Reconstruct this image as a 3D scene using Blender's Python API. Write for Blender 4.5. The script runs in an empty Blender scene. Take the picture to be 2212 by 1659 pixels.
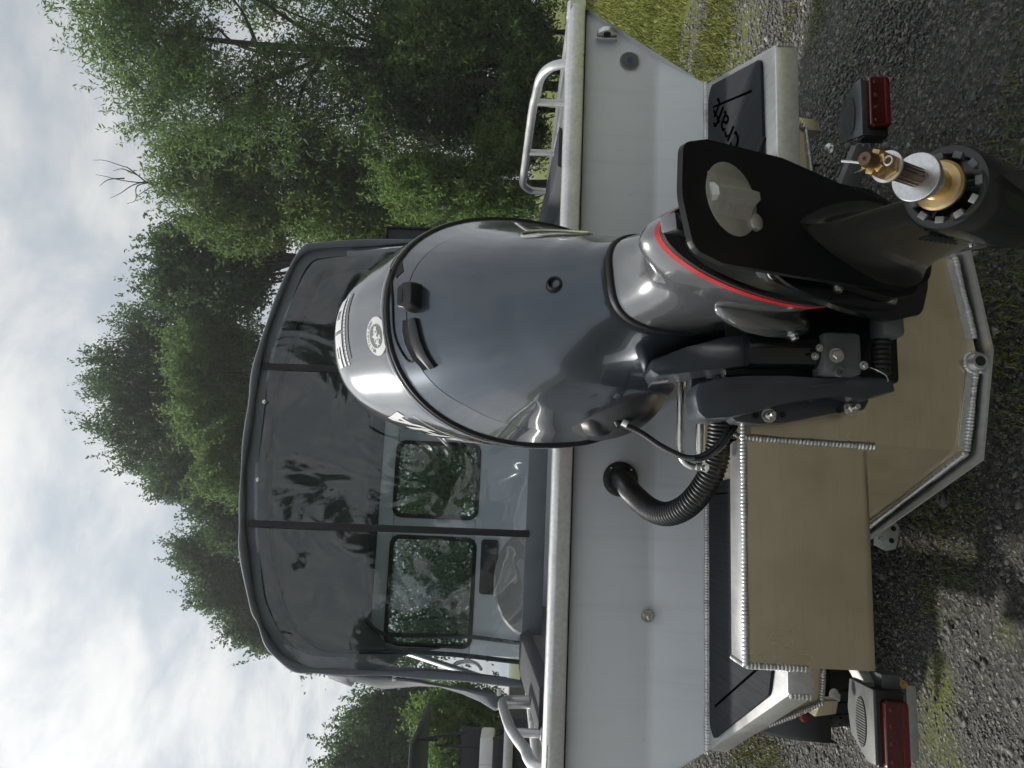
import bpy, bmesh, math, random
import numpy as np
from mathutils import Vector, Matrix
random.seed(7); rng = np.random.default_rng(7)
S = bpy.context.scene
COL = S.collection
R = math.radians

# ------------------------------------------------------------------ camera
# the phone was held upright and the picture is stored lying on its side, so the camera is rolled a quarter turn
FPX = 1600.0; YAW, PITCH, ROLL = .172, .010, .042
CAMP = np.array([-.38, -2.18, 1.59])
_cy, _sy = math.cos(YAW), math.sin(YAW)
FW = np.array([_sy*math.cos(PITCH), _cy*math.cos(PITCH), math.sin(PITCH)])
_rt = np.array([_cy, -_sy, 0.]); _up = np.cross(_rt, FW)
RT = _rt*math.cos(ROLL) + _up*math.sin(ROLL); UP = -_rt*math.sin(ROLL) + _up*math.cos(ROLL)
cam = bpy.data.cameras.new('camera'); cam.sensor_fit = 'HORIZONTAL'; cam.sensor_width = 36
cam.lens = 36*FPX/2212; cam.clip_start = .02; cam.clip_end = 2000
co = bpy.data.objects.new('camera', cam); COL.objects.link(co); S.camera = co
_r, _u, _b = -UP, RT, -FW
co.matrix_world = Matrix(((_r[0], _u[0], _b[0], CAMP[0]), (_r[1], _u[1], _b[1], CAMP[1]), (_r[2], _u[2], _b[2], CAMP[2]), (0, 0, 0, 1)))

# ------------------------------------------------------------------ sky and sun
SUN_AZ, SUN_EL = R(50), R(50)            # azimuth to the left of the boat's bow
SUND = Vector((-math.sin(SUN_AZ)*math.cos(SUN_EL), math.cos(SUN_AZ)*math.cos(SUN_EL), math.sin(SUN_EL)))
W = bpy.data.worlds.new('World'); S.world = W; W.use_nodes = True
nt = W.node_tree; nt.nodes.clear()
def wn(t, **k):
    n = nt.nodes.new(t)
    for a, v in k.items(): setattr(n, a, v)
    return n
def wl(a, b): nt.links.new(a, b)
sky = wn('ShaderNodeTexSky', sky_type='NISHITA', sun_disc=False)
sky.sun_elevation = SUN_EL; sky.sun_rotation = -SUN_AZ; sky.air_density = 1.2; sky.dust_density = 2.0
bsky = wn('ShaderNodeBackground'); bsky.inputs[1].default_value = .10
wl(sky.outputs[0], bsky.inputs[0])
tc = wn('ShaderNodeTexCoord'); sep = wn('ShaderNodeSeparateXYZ'); wl(tc.outputs['Generated'], sep.inputs[0])
def mth(op, a, b=None, clamp=False):
    n = wn('ShaderNodeMath', operation=op, use_clamp=clamp)
    for i, v in enumerate((a, b)):
        if v is None: continue
        if isinstance(v, (int, float)): n.inputs[i].default_value = v
        else: wl(v, n.inputs[i])
    return n.outputs[0]
zz = mth('ADD', mth('MAXIMUM', sep.outputs[2], 0.0), .16)
cmb = wn('ShaderNodeCombineXYZ'); wl(mth('DIVIDE', sep.outputs[0], zz), cmb.inputs[0]); wl(mth('DIVIDE', sep.outputs[1], zz), cmb.inputs[1])
cmb.inputs[2].default_value = 3.3
n1 = wn('ShaderNodeTexNoise'); n1.inputs['Scale'].default_value = 3.4; n1.inputs['Detail'].default_value = 10; n1.inputs['Roughness'].default_value = .60; n1.inputs['Distortion'].default_value = .25
n2 = wn('ShaderNodeTexNoise'); n2.inputs['Scale'].default_value = .8; n2.inputs['Detail'].default_value = 4
wl(cmb.outputs[0], n1.inputs['Vector']); wl(cmb.outputs[0], n2.inputs['Vector'])
cov = mth('ADD', mth('MULTIPLY', n1.outputs[0], .75), mth('MULTIPLY', n2.outputs[0], .35))
ramp = wn('ShaderNodeMapRange'); ramp.interpolation_type = 'SMOOTHSTEP'
ramp.inputs[1].default_value = .40; ramp.inputs[2].default_value = .68; wl(cov, ramp.inputs[0])
# the cloud sheet is brighter towards the veiled sun
dotn = wn('ShaderNodeVectorMath', operation='DOT_PRODUCT'); wl(tc.outputs['Generated'], dotn.inputs[0]); dotn.inputs[1].default_value = SUND
glow = mth('POWER', mth('MAXIMUM', dotn.outputs['Value'], 0.0), 2.2)
crp = wn('ShaderNodeMixRGB'); wl(ramp.outputs[0], crp.inputs[0])
crp.inputs[1].default_value = (.48, .53, .58, 1); crp.inputs[2].default_value = (.80, .80, .785, 1)
bcl = wn('ShaderNodeBackground'); wl(crp.outputs[0], bcl.inputs[0]); wl(mth('ADD', mth('MULTIPLY', glow, .60), .73), bcl.inputs[1])
mixs = wn('ShaderNodeMixShader'); wl(bsky.outputs[0], mixs.inputs[1]); wl(bcl.outputs[0], mixs.inputs[2])
mixs.inputs[0].default_value = .94
wo = wn('ShaderNodeOutputWorld'); wl(mixs.outputs[0], wo.inputs[0])
sl = bpy.data.lights.new('sun', 'SUN'); sl.energy = 3.4; sl.angle = R(4); sl.color = (1, .95, .87)
so = bpy.data.objects.new('sun', sl); COL.objects.link(so); so.rotation_euler = SUND.to_track_quat('Z', 'Y').to_euler(); so.location = (-8, 8, 12)
S.view_settings.view_transform = 'Standard'; S.view_settings.look = 'None'; S.view_settings.gamma = 1; S.view_settings.exposure = .2
S.view_settings.use_curve_mapping = False
S.cycles.max_bounces = 6; S.cycles.diffuse_bounces = 2; S.cycles.glossy_bounces = 3; S.cycles.transmission_bounces = 4; S.cycles.transparent_max_bounces = 12; S.cycles.use_adaptive_sampling = True; S.cycles.adaptive_threshold = .035; S.cycles.adaptive_min_samples = 16; S.cycles.caustics_reflective = False; S.cycles.caustics_refractive = False

# ------------------------------------------------------------------ measuring helpers (picture point -> point in the place)
def ray(X, Y): return FW + (1659-Y-829.5)/FPX*RT - (X-1106)/FPX*UP
def at(X, Y, x=None, y=None, z=None, d=None):
    r = ray(X, Y)
    if d is None:
        i, v = (0, x) if x is not None else (1, y) if y is not None else (2, z)
        d = (v-CAMP[i])/r[i]
    return Vector(CAMP + r*d)

# ------------------------------------------------------------------ materials
MATS = {}
class NT:
    def __init__(s, name):
        m = bpy.data.materials.new(name); m.use_nodes = True; s.m = m; s.t = m.node_tree
        s.p = s.t.nodes['Principled BSDF']; s.o = s.t.nodes['Material Output']; MATS[name] = m
    def n(s, t, **k):
        n = s.t.nodes.new(t)
        for a, v in k.items(): setattr(n, a, v)
        return n
    def l(s, a, b): s.t.links.new(a, b)
    def coord(s, scale=(1, 1, 1), kind='Object'):
        c = s.n('ShaderNodeTexCoord'); mp = s.n('ShaderNodeMapping'); mp.inputs['Scale'].default_value = scale
        s.l(c.outputs[kind], mp.inputs[0]); return mp.outputs[0]
    def noise(s, vec, scale, detail=4, rough=.55, dist=0):
        n = s.n('ShaderNodeTexNoise'); n.inputs['Scale'].default_value = scale; n.inputs['Detail'].default_value = detail
        n.inputs['Roughness'].default_value = rough; n.inputs['Distortion'].default_value = dist
        if vec is not None: s.l(vec, n.inputs['Vector'])
        return n.outputs[0]
    def ramp(s, fac, stops):
        r = s.n('ShaderNodeValToRGB'); e = r.color_ramp.elements
        while len(e) < len(stops): e.new(.5)
        for i, (p, c) in enumerate(stops): e[i].position = p; e[i].color = tuple(c)+(1,) if len(c) == 3 else c
        s.l(fac, r.inputs[0]); return r.outputs[0]
    def mix(s, fac, a, b, mode='MIX'):
        m = s.n('ShaderNodeMixRGB', blend_type=mode)
        for i, v in enumerate((fac, a, b)):
            if isinstance(v, (int, float)): m.inputs[i].default_value = v
            elif isinstance(v, tuple): m.inputs[i].default_value = tuple(v)+(1,) if len(v) == 3 else v
            else: s.l(v, m.inputs[i])
        return m.outputs[0]
    def rng(s, fac, a, b, lo=0, hi=1):
        m = s.n('ShaderNodeMapRange'); s.l(fac, m.inputs[0])
        for i, v in zip((1, 2, 3, 4), (lo, hi, a, b)): m.inputs[i].default_value = v
        return m.outputs[0]
    def bump(s, h, strength, dist=.01):
        b = s.n('ShaderNodeBump'); b.inputs['Strength'].default_value = strength; b.inputs['Distance'].default_value = dist
        s.l(h, b.inputs['Height']); s.l(b.outputs[0], s.p.inputs['Normal'])
    def set(s, **k):
        al = dict(col='Base Color', met='Metallic', rough='Roughness', coat='Coat Weight', coatr='Coat Roughness', spec='Specular IOR Level', alpha='Alpha', trans='Transmission Weight', ior='IOR', aniso='Anisotropic', sheen='Sheen Weight')
        for a, v in k.items():
            i = s.p.inputs[al[a]]
            if isinstance(v, (int, float)): i.default_value = v
            elif isinstance(v, tuple): i.default_value = tuple(v)+(1,) if len(v) == 3 else v
            else: s.l(v, i)
        return s

def simple(name, col, rough=.5, met=0, var=.12, scale=14, **k):
    m = NT(name); v = m.coord()
    n = m.noise(v, scale, 6, .6)
    lo = tuple(max(0, c*(1-var)) for c in col); hi = tuple(min(1, c*(1+var)) for c in col)
    m.set(col=m.ramp(n, [(.3, lo), (.7, hi)]), rough=m.rng(n, max(.02, rough*.8), min(1, rough*1.2)), met=met, **k)
    return m

def metal_sheet(name, col, rough, streak=(1, 1, 30), met=.9, stain=None, stain_amt=.5, bump=.06, amp=1.0, scratch=0, specks=1, det=6):
    m = NT(name); v = m.coord(streak); n = m.noise(v, 6, 6, .65); v2 = m.coord(); n2 = m.noise(v2, 5, det, .6, .6 if det > 3 else .1); n3 = m.noise(v2, 38, 5, .7)
    lo = tuple(c*(1-.14*amp) for c in col); hi = tuple(min(1, c*(1+.08*amp)) for c in col)
    c = m.ramp(n, [(.3, lo), (.7, hi)])
    if stain:
        c = m.mix(m.rng(n2, 0, stain_amt, .48, .70), c, stain)
        if specks: c = m.mix(m.rng(n3, 0, .5*stain_amt, .66, .76), c, tuple(x*.6 for x in stain))
    r = m.rng(n2, rough*.75, rough*1.3, .3, .7)
    if scratch:
        w = m.n('ShaderNodeTexVoronoi', feature='DISTANCE_TO_EDGE'); w.inputs['Scale'].default_value = 7; mp = m.coord((1, 1, .16)); m.l(mp, w.inputs['Vector'])
        s = m.rng(w.outputs['Distance'], scratch, 0, 0, .006); c = m.mix(s, c, tuple(min(1, x*1.25) for x in col))
    m.set(col=c, rough=r, met=met); m.bump(m.mix(.5, n, n3), bump, .004)
    return m

metal_sheet('aluminium', (.80, .80, .79), .33, (14, 2, 14), stain=(.42, .41, .40), stain_amt=.35)
mm = metal_sheet('aluminium_mill', (.82, .72, .52), .33, (1.0, 2.0, 34), met=1.0, stain=(.60, .51, .35), stain_amt=.7, bump=.0, amp=.42, specks=0, det=2)
# the plates are not dead flat: a slow waviness bends what they mirror
bw = mm.n('ShaderNodeBump'); bw.inputs['Strength'].default_value = .35; bw.inputs['Distance'].default_value = .012; mm.l(mm.noise(mm.coord((1, 1, 1.6)), 3.2, 2, .5, .4), bw.inputs['Height'])
b1 = [n_ for n_ in mm.t.nodes if n_.type == 'BUMP' and n_ != bw][0]; mm.l(bw.outputs[0], b1.inputs['Normal'])
metal_sheet('aluminium_tube', (.72, .72, .73), .34, (6, 6, 6))
metal_sheet('weld_metal', (.66, .66, .65), .36, (60, 60, 60), bump=.2, stain=(.40, .39, .37), stain_amt=.8)
metal_sheet('galvanised', (.52, .53, .52), .5, (9, 9, 9), met=.8, stain=(.30, .31, .30))
metal_sheet('stainless', (.70, .69, .66), .18, (8, 8, 8), met=1, bump=.02)
metal_sheet('brass', (.62, .44, .18), .36, (20, 20, 20), met=1, stain=(.30, .19, .08), stain_amt=.7)
metal_sheet('bronze', (.66, .50, .25), .30, (20, 20, 20), met=1, stain=(.40, .27, .12))
metal_sheet('shaft_steel', (.16, .105, .075), .45, (30, 30, 30), met=.9, stain=(.05, .03, .02))
metal_sheet('washer_steel', (.80, .80, .80), .27, (25, 25, 25), met=1)
metal_sheet('anode_zinc', (.62, .61, .58), .40, (12, 12, 12), met=.75, stain=(.45, .43, .39))

m = NT('transom_paint'); v = m.coord(); n = m.noise(v, 3, 5); f = m.noise(v, 420, 2); vs_ = m.coord((9, 1, .7)); st = m.noise(vs_, 2.2, 6, .65); dn = m.noise(v, 22, 6, .7)
c = m.ramp(n, [(.3, (.80, .835, .87)), (.7, (.84, .87, .90))]); c = m.mix(m.rng(st, 0, .16, .52, .72), c, (.46, .47, .46)); c = m.mix(m.rng(dn, 0, .22, .66, .78), c, (.42, .42, .40))
m.set(col=c, rough=m.rng(dn, .30, .5, .35, .7), coat=.7, coatr=.22); m.bump(m.mix(.25, f, n), .10, .0015)

m = NT('cowl_paint'); v = m.coord(); fl = m.n('ShaderNodeTexVoronoi'); fl.inputs['Scale'].default_value = 1400; m.l(v, fl.inputs['Vector'])
m.set(col=m.mix(m.rng(fl.outputs['Distance'], 0, 1), (.060, .074, .095), (.100, .120, .148)), met=.62, rough=.27, coat=1.0, coatr=m.rng(m.noise(m.coord(), 9, 6, .65), .015, .045, .35, .75))
m = NT('cowl_paint_sky_lit'); v = m.coord(); fl = m.n('ShaderNodeTexVoronoi'); fl.inputs['Scale'].default_value = 1400; m.l(v, fl.inputs['Vector'])
m.set(col=m.mix(m.rng(fl.outputs['Distance'], 0, 1), (.16, .168, .18), (.25, .26, .275)), met=.75, rough=.20, coat=1.0, coatr=m.rng(m.noise(m.coord(), 7, 6, .65), .01, .07, .35, .75))  # paler base than the body's paint stands in for bright sky mirrored on top
m = NT('apron_silver'); v = m.coord(); fl = m.n('ShaderNodeTexVoronoi'); fl.inputs['Scale'].default_value = 1500; m.l(v, fl.inputs['Vector'])
m.set(col=m.mix(m.rng(fl.outputs['Distance'], 0, 1), (.17, .175, .185), (.25, .255, .26)), met=.75, rough=.27, coat=1.0, coatr=.05)
simple('bracket_slate', (.055, .063, .078), .38, .35, .2, 9, coat=.5, coatr=.2)
simple('gearcase_black', (.0065, .0075, .0085), .22, 0, .2, 5, coat=.5, coatr=.08)
simple('plate_black', (.005, .006, .007), .42, 0, .2, 5, spec=.35)
simple('rubber_black', (.012, .012, .013), .6, 0, .3, 40)
simple('plastic_black', (.018, .019, .021), .42, 0, .2, 60)
simple('hose_black', (.016, .017, .018), .42, 0, .2, 60)
simple('decal_red', (.56, .008, .012), .3, 0, .05, 8, coat=.8, coatr=.05)
simple('decal_dark_red', (.16, .012, .018), .25, 0, .2, 8, coat=.8, coatr=.05)
simple('decal_white', (.80, .80, .79), .35, 0, .03, 8, coat=.4)
simple('decal_gold', (.66, .52, .20), .3, .3, .1, 8, coat=.8)
simple('decal_grey', (.20, .205, .21), .35, 0, .1, 8)
simple('canvas', (.115, .135, .155), .72, 0, .2, 3, sheen=.3)
simple('canvas_lining', (.050, .060, .070), .8, 0, .15, 5)
simple('cabin_paint', (.66, .70, .74), .5, 0, .06, 4)
simple('dash_dark', (.035, .038, .042), .5, 0, .2, 9)
simple('seat_vinyl', (.36, .34, .33), .55, 0, .08, 9)
simple('deck_speckle', (.20, .205, .21), .6, 0, .6, 240)
simple('bolster_dark', (.030, .034, .042), .75, 0, .2, 30)
simple('white_gelcoat', (.72, .73, .73), .3, 0, .05, 4)
simple('tyre_rubber', (.017, .017, .018), .72, 0, .3, 30)
simple('step_grey', (.14, .145, .145), .55, .2, .25, 12)
m = NT('red_lens'); v = m.coord(); n = m.noise(v, 30, 4)
m.set(col=m.ramp(n, [(.3, (.060, .0015, .002)), (.7, (.085, .002, .003))]), rough=.16, coat=1, coatr=.05, spec=.6)
simple('led_red', (.16, .006, .006), .2, .3, .2, 60, coat=1)

m = NT('pad_foam'); v = m.coord((160, 2, 2)); n = m.noise(v, 2.2, 3); v2 = m.coord(); n2 = m.noise(v2, 60, 3)
m.set(col=m.ramp(n, [(.35, (.024, .0265, .031)), (.65, (.039, .043, .049))]), rough=.9, spec=.15); m.bump(m.mix(.5, n, n2), .35, .002)
simple('pad_groove', (.002, .0025, .003), 1, 0, .2, 30, spec=0)

# clear vinyl and glass: really see-through, with their own gloss and ripples
def clear(name, tint, rough, bscale, bstr, base=.05, gcol=(1, 1, 1)):
    m = NT(name); m.t.nodes.remove(m.p)
    tr = m.n('ShaderNodeBsdfTransparent'); tr.inputs[0].default_value = tint+(1,)
    gl = m.n('ShaderNodeBsdfGlossy'); gl.inputs['Roughness'].default_value = rough; gl.inputs[0].default_value = gcol+(1,)
    fr = m.n('ShaderNodeFresnel'); fr.inputs[0].default_value = 1.5
    if bstr:
        v = m.coord((1, 1, .75)); n = m.noise(v, bscale, 2, .5, 1.4); b = m.n('ShaderNodeBump'); b.inputs['Strength'].default_value = bstr; b.inputs['Distance'].default_value = .05
        m.l(n, b.inputs['Height']); m.l(b.outputs[0], gl.inputs['Normal']); m.l(b.outputs[0], fr.inputs['Normal'])
    a = m.n('ShaderNodeMath', operation='ADD', use_clamp=True); m.l(fr.outputs[0], a.inputs[0]); a.inputs[1].default_value = base
    mx = m.n('ShaderNodeMixShader'); m.l(a.outputs[0], mx.inputs[0]); m.l(tr.outputs[0], mx.inputs[1]); m.l(gl.outputs[0], mx.inputs[2])
    m.l(mx.outputs[0], m.o.inputs[0]); return m
clear('clear_vinyl', (.85, .90, .925), .012, 2.4, .25, .055)
clear('clear_glass', (.80, .86, .84), .01, 3, 0, .03)
clear('crinkled_vinyl', (.86, .88, .88), .15, 3, .08, .02)

# ------------------------------------------------------------------ mesh builder
class MB:
    def __init__(s): s.b = bmesh.new()
    def verts(s, pts): return [s.b.verts.new(Vector(p)) for p in pts]
    def face(s, vs):
        try: return s.b.faces.new(vs)
        except ValueError: return None
    def poly(s, pts): s.face(s.verts(pts)); return s
    def hull(s, geom_verts, bev, seg=2):
        if bev:
            es = list({e for v in geom_verts for e in v.link_edges})
            bmesh.ops.bevel(s.b, geom=es, offset=bev, segments=seg, profile=.5, affect='EDGES', clamp_overlap=True)
        return s
    def prism(s, pts, off, bev=0, seg=2):
        off = Vector(off); a = s.verts(pts); b = s.verts([Vector(p)+off for p in pts]); n = len(a)
        s.face(a[::-1]); s.face(b)
        for i in range(n): s.face([a[i], a[(i+1) % n], b[(i+1) % n], b[i]])
        return s.hull(a+b, bev, seg)
    def box(s, c, size, bev=0, rot=None, seg=2):
        c = Vector(c); h = [x/2 for x in size]
        M = rot.to_matrix() if hasattr(rot, 'to_matrix') else (rot or Matrix.Identity(3))
        P = lambda x, y, z: c + M @ Vector((x*h[0], y*h[1], z*h[2]))
        return s.prism([P(-1, -1, -1), P(1, -1, -1), P(1, 1, -1), P(-1, 1, -1)], M @ Vector((0, 0, size[2])), bev, seg)
    def loft(s, secs, closed=True, cap=True):
        vs = [s.verts(x) for x in secs]; n = len(vs[0])
        for a, b in zip(vs[:-1], vs[1:]):
            for i in range(n if closed else n-1): s.face([a[i], a[(i+1) % n], b[(i+1) % n], b[i]])
        if cap and closed: s.face(vs[0][::-1]); s.face(vs[-1])
        return s
    def tube(s, path, r, seg=12, cap=True, close=False):
        P = [Vector(p) for p in path]; n = len(P)
        rr = r if isinstance(r, (list, tuple)) else [r]*n
        T = []
        for i in range(n):
            a = P[i-1] if (i or close) else P[0]; b = P[(i+1) % n] if (i < n-1 or close) else P[-1]
            t = (b-a); T.append(t.normalized() if t.length > 1e-9 else Vector((0, 0, 1)))
        up = Vector((0, 0, 1)) if abs(T[0].z) < .9 else Vector((1, 0, 0))
        nrm = (up - T[0]*up.dot(T[0])).normalized(); secs = []
        for i in range(n):
            nrm = (nrm - T[i]*nrm.dot(T[i])).normalized(); bi = T[i].cross(nrm)
            secs.append([P[i] + (nrm*math.cos(2*math.pi*k/seg) + bi*math.sin(2*math.pi*k/seg))*rr[i] for k in range(seg)])
        if close: secs.append(secs[0]); cap = False
        return s.loft(secs, True, cap)
    def lathe(s, o, ax, prof, seg=32, close=False):
        o = Vector(o); ax = Vector(ax).normalized(); u = ax.orthogonal().normalized(); w = ax.cross(u)
        secs = [[o + ax*t + (u*math.cos(2*math.pi*k/seg) + w*math.sin(2*math.pi*k/seg))*max(r, 1e-5) for k in range(seg)] for t, r in prof]
        return s.loft(secs, True, not close)
    def bolt(s, p, ax, r=.009, h=.008, washer=True):
        p = Vector(p); ax = Vector(ax).normalized()
        if washer: s.lathe(p, ax, [(0, r*1.45), (.0018, r*1.45)], 20)
        s.lathe(p, ax, [(.0018, r), (h, r), (h+.0015, r*.8)], 6); return s
    def build(s, name, mat, parent=None, world=None, smooth=True, ang=38, **props):
        bmesh.ops.remove_doubles(s.b, verts=s.b.verts, dist=1e-6)
        bmesh.ops.recalc_face_normals(s.b, faces=s.b.faces)
        me = bpy.data.meshes.new(name); s.b.to_mesh(me); s.b.free()
        if smooth: me.shade_smooth(); me.set_sharp_from_angle(angle=R(ang))
        me.materials.append(MATS[mat])
        return put(name, me, parent, world, **props)
def put(name, me, parent=None, world=None, **props):
    o = bpy.data.objects.new(name, me); COL.objects.link(o)
    if parent:
        o.parent = parent
        if world is not False:
            o.matrix_parent_inverse = PW[parent.name].inverted()
            PW[o.name] = Matrix.Identity(4)
        else: PW[o.name] = PW[parent.name].copy()
    else: PW[o.name] = Matrix.Identity(4)
    for k, v in props.items(): o[k] = v
    return o
PW = {}
def empty(name, loc, label, cat, group=None, M=None):
    o = bpy.data.objects.new(name, None); COL.objects.link(o); o.empty_display_size = .1
    o.matrix_world = M if M is not None else Matrix.Translation(Vector(loc))
    o['label'] = label; o['category'] = cat
    if group: o['group'] = group
    PW[o.name] = o.matrix_world.copy(); return o
def rpoly(pts, r, n=5):
    """round the corners of a flat polygon given as 2D points"""
    out = []; N = len(pts)
    for i in range(N):
        p = Vector(pts[i]); a = Vector(pts[i-1])-p; b = Vector(pts[(i+1) % N])-p
        rr = r[i] if isinstance(r, (list, tuple)) else r
        if rr <= 0: out.append(p); continue
        ang = a.angle(b); d = min(rr/math.tan(ang/2), a.length*.48, b.length*.48); rr2 = d*math.tan(ang/2)
        a.normalize(); b.normalize(); c = p + (a+b).normalized()*(rr2/math.sin(ang/2))
        s0 = p+a*d-c; s1 = p+b*d-c
        for k in range(n+1):
            t = k/n; v = s0.lerp(s1, t); v = v.normalized()*rr2; out.append(c+v)
    return out
def cr(points, n=8):
    """smooth curve through points"""
    P = [Vector(p) for p in points]; P = [P[0]*2-P[1]] + P + [P[-1]*2-P[-2]]; out = []
    for i in range(1, len(P)-2):
        for k in range(n):
            t = k/n; a, b, c, d = P[i-1:i+3]
            out.append(.5*((2*b)+(c-a)*t+(2*a-5*b+4*c-d)*t*t+(3*b-a-3*c+d)*t**3))
    out.append(P[-2]); return out
def resample(path, step):
    P = [Vector(p) for p in path]; out = [P[0]]; acc = 0
    for a, b in zip(P[:-1], P[1:]):
        L = (b-a).length; t = step-acc
        while t <= L: out.append(a.lerp(b, t/L)); t += step
        acc = L-(t-step)
    return out
def weld(path, r, parent, pitch=.0075, name='weld_bead', flat=1.0):
    pts = resample(path, pitch/4); ph = random.uniform(0, 9); rr = [r*.86*(.80+.20*abs(math.sin(math.pi*(i/4 % 1)))**.6)*random.uniform(.93, 1.07)*(1+.10*math.sin(i*.031+ph)+.07*math.sin(i*.11+2*ph)) for i in range(len(pts))]
    return MB().tube(pts, rr, 8).build(name, 'weld_metal', parent, ang=60)
def text_mesh(s, size, shear=0, offset=0, sub=True):
    cu = bpy.data.curves.new('t', 'FONT'); cu.body = s; cu.size = size; cu.shear = shear; cu.offset = offset; cu.align_x = 'CENTER'; cu.align_y = 'CENTER'
    cu.resolution_u = 4
    o = bpy.data.objects.new('t', cu); COL.objects.link(o); bpy.context.view_layer.update()
    me = bpy.data.meshes.new_from_object(o.evaluated_get(bpy.context.evaluated_depsgraph_get())); bpy.data.objects.remove(o)
    b = bmesh.new(); b.from_mesh(me); bmesh.ops.triangulate(b, faces=b.faces)
    if sub:
        for _ in range(2):
            es = [e for e in b.edges if e.calc_length() > size*.12]
            bmesh.ops.subdivide_edges(b, edges=es, cuts=1); bmesh.ops.triangulate(b, faces=b.faces)
    V = [tuple(v.co) for v in b.verts]; b.verts.index_update(); F = [[v.index for v in f.verts] for f in b.faces]; b.free(); bpy.data.meshes.remove(me)
    return V, F
def mapped(name, V, F, fn, mat, parent, world=None, **props):
    me = bpy.data.meshes.new(name); me.from_pydata([fn(*v[:2]) for v in V], [], F); me.materials.append(MATS[mat])
    return put(name, me, parent, world, **props)
def grid_patch(x0, x1, z0, z1, nx, nz):
    V = [(x0+(x1-x0)*i/nx, z0+(z1-z0)*j/nz) for j in range(nz+1) for i in range(nx+1)]
    F = [[j*(nx+1)+i, j*(nx+1)+i+1, (j+1)*(nx+1)+i+1, (j+1)*(nx+1)+i] for j in range(nz) for i in range(nx)]
    return V, F
# ================================================================== BOAT
PZ = 1.03                                     # top of the swim platforms
boat = empty('aluminium_boat', (0, 0, .6), 'welded aluminium boat with pale grey transom and navy padded swim platforms, resting on a trailer', 'boat')
# hull shell: gunwale, knuckle, chine, keel at stations from the transom to the bow
def station(y):
    t = max(0, (y-2.2)/3.6); k = 1-t**2.2; rise = .05*(y/5.8)+.30*t**2
    return [(1.255*k, y, 1.42+rise), (1.0*k**1.15, y, 1.03+rise*1.3), (.86*k**1.3, y, .71+rise*1.6), (0, y, .60+.75*t**3)]
ST = [0, .6, 1.2, 1.8, 2.4, 3.0, 3.6, 4.2, 4.8, 5.3, 5.7]
for sx in (-1, 1):
    m = MB(); m.loft([[(sx*x, y, z) for x, y, z in station(yy)] for yy in ST], closed=False)
    m.build('hull_side', 'white_gelcoat', boat, ang=25)
# painted upper transom with its pressed knuckle
KY = .028
def tw(z): return 1.0+(z-1.03)*.255/.39
prof = [(1.02, -.004), (1.10, .012), (1.172, KY-.001), (1.186, KY+.003), (1.20, KY+.001), (1.32, KY-.004), (1.432, KY-.008)]
m = MB(); N = 24
m.loft([[(-tw(z)+2*tw(z)*i/N, y, z) for i in range(N+1)] for z, y in prof], closed=False)
tr = m.build('transom', 'transom_paint', boat, ang=60)
# bare lower transom under the platforms
m = MB(); m.prism([(-1.0, .004, 1.03), (-.86, .004, .71), (-.43, .004, .67), (0, .004, .60), (.43, .004, .67), (.86, .004, .71), (1.0, .004, 1.03)], (0, .01, 0))
lt = m.build('lower_transom', 'aluminium_mill', boat, smooth=False)
for sx in (-1, 1):
    weld([(sx*1.005, -.002, 1.035), (sx*.955, -.002, .93), (sx*.90, -.002, .80), (sx*.862, -.002, .716)], .010, lt)
    weld([(sx*.862, -.002, .716), (sx*.45, -.002, .68)], .010, lt)
    m = MB().prism([(sx*.858, 0, .715), (sx*.90, 0, .735), (sx*.89, 0, .675), (sx*.855, 0, .668)], (0, .05, 0), .002)
    m.build('chine_tab', 'aluminium_mill', lt)
# gunwale cap: rounded rectangular extrusion across the transom and forward along both sides
def caps(path, w, h, name):
    P = [Vector(p) for p in path]; sec = rpoly([(-w/2, -h/2), (w/2, -h/2), (w/2, h/2), (-w/2, h/2)], [.004, .004, .022, .022], 5); secs = []
    for i, p in enumerate(P):
        t = (P[min(i+1, len(P)-1)]-P[max(i-1, 0)]).normalized(); side = t.cross(Vector((0, 0, 1))).normalized()
        k = 1/max(.6, math.cos(.5*(P[i]-P[i-1]).angle(P[i+1]-P[i]))) if 0 < i < len(P)-1 else 1
        secs.append([p+side*q[0]*k+Vector((0, 0, q[1])) for q in sec])
    return MB().loft(secs).build(name, 'aluminium', boat)
gy = [station(y)[0] for y in ST]
caps([(-1.262, .022, 1.455), (1.262, .022, 1.455)], .075, .058, 'gunwale_cap')
for sx in (-1, 1):
    caps([(sx*1.225, .062, 1.455)]+[(sx*(x-.03), y, z+.036) for x, y, z in gy[1:]], .075, .058, 'gunwale_cap')
    m = MB().lathe((sx*1.258, .022, 1.426), (0, 0, 1), [(0, .0372), (.05, .0372), (.0585, .029)], 24); m.build('corner_cap', 'aluminium', boat)
m = MB().box((0, .0145, 1.4235), (2.51, .018, .006)); m.build('rubbing_seam', 'rubber_black', boat)
weld([(-1.26, -.014, 1.4735), (-1.0, -.014, 1.4735)], .0016, boat, .01); 
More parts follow.
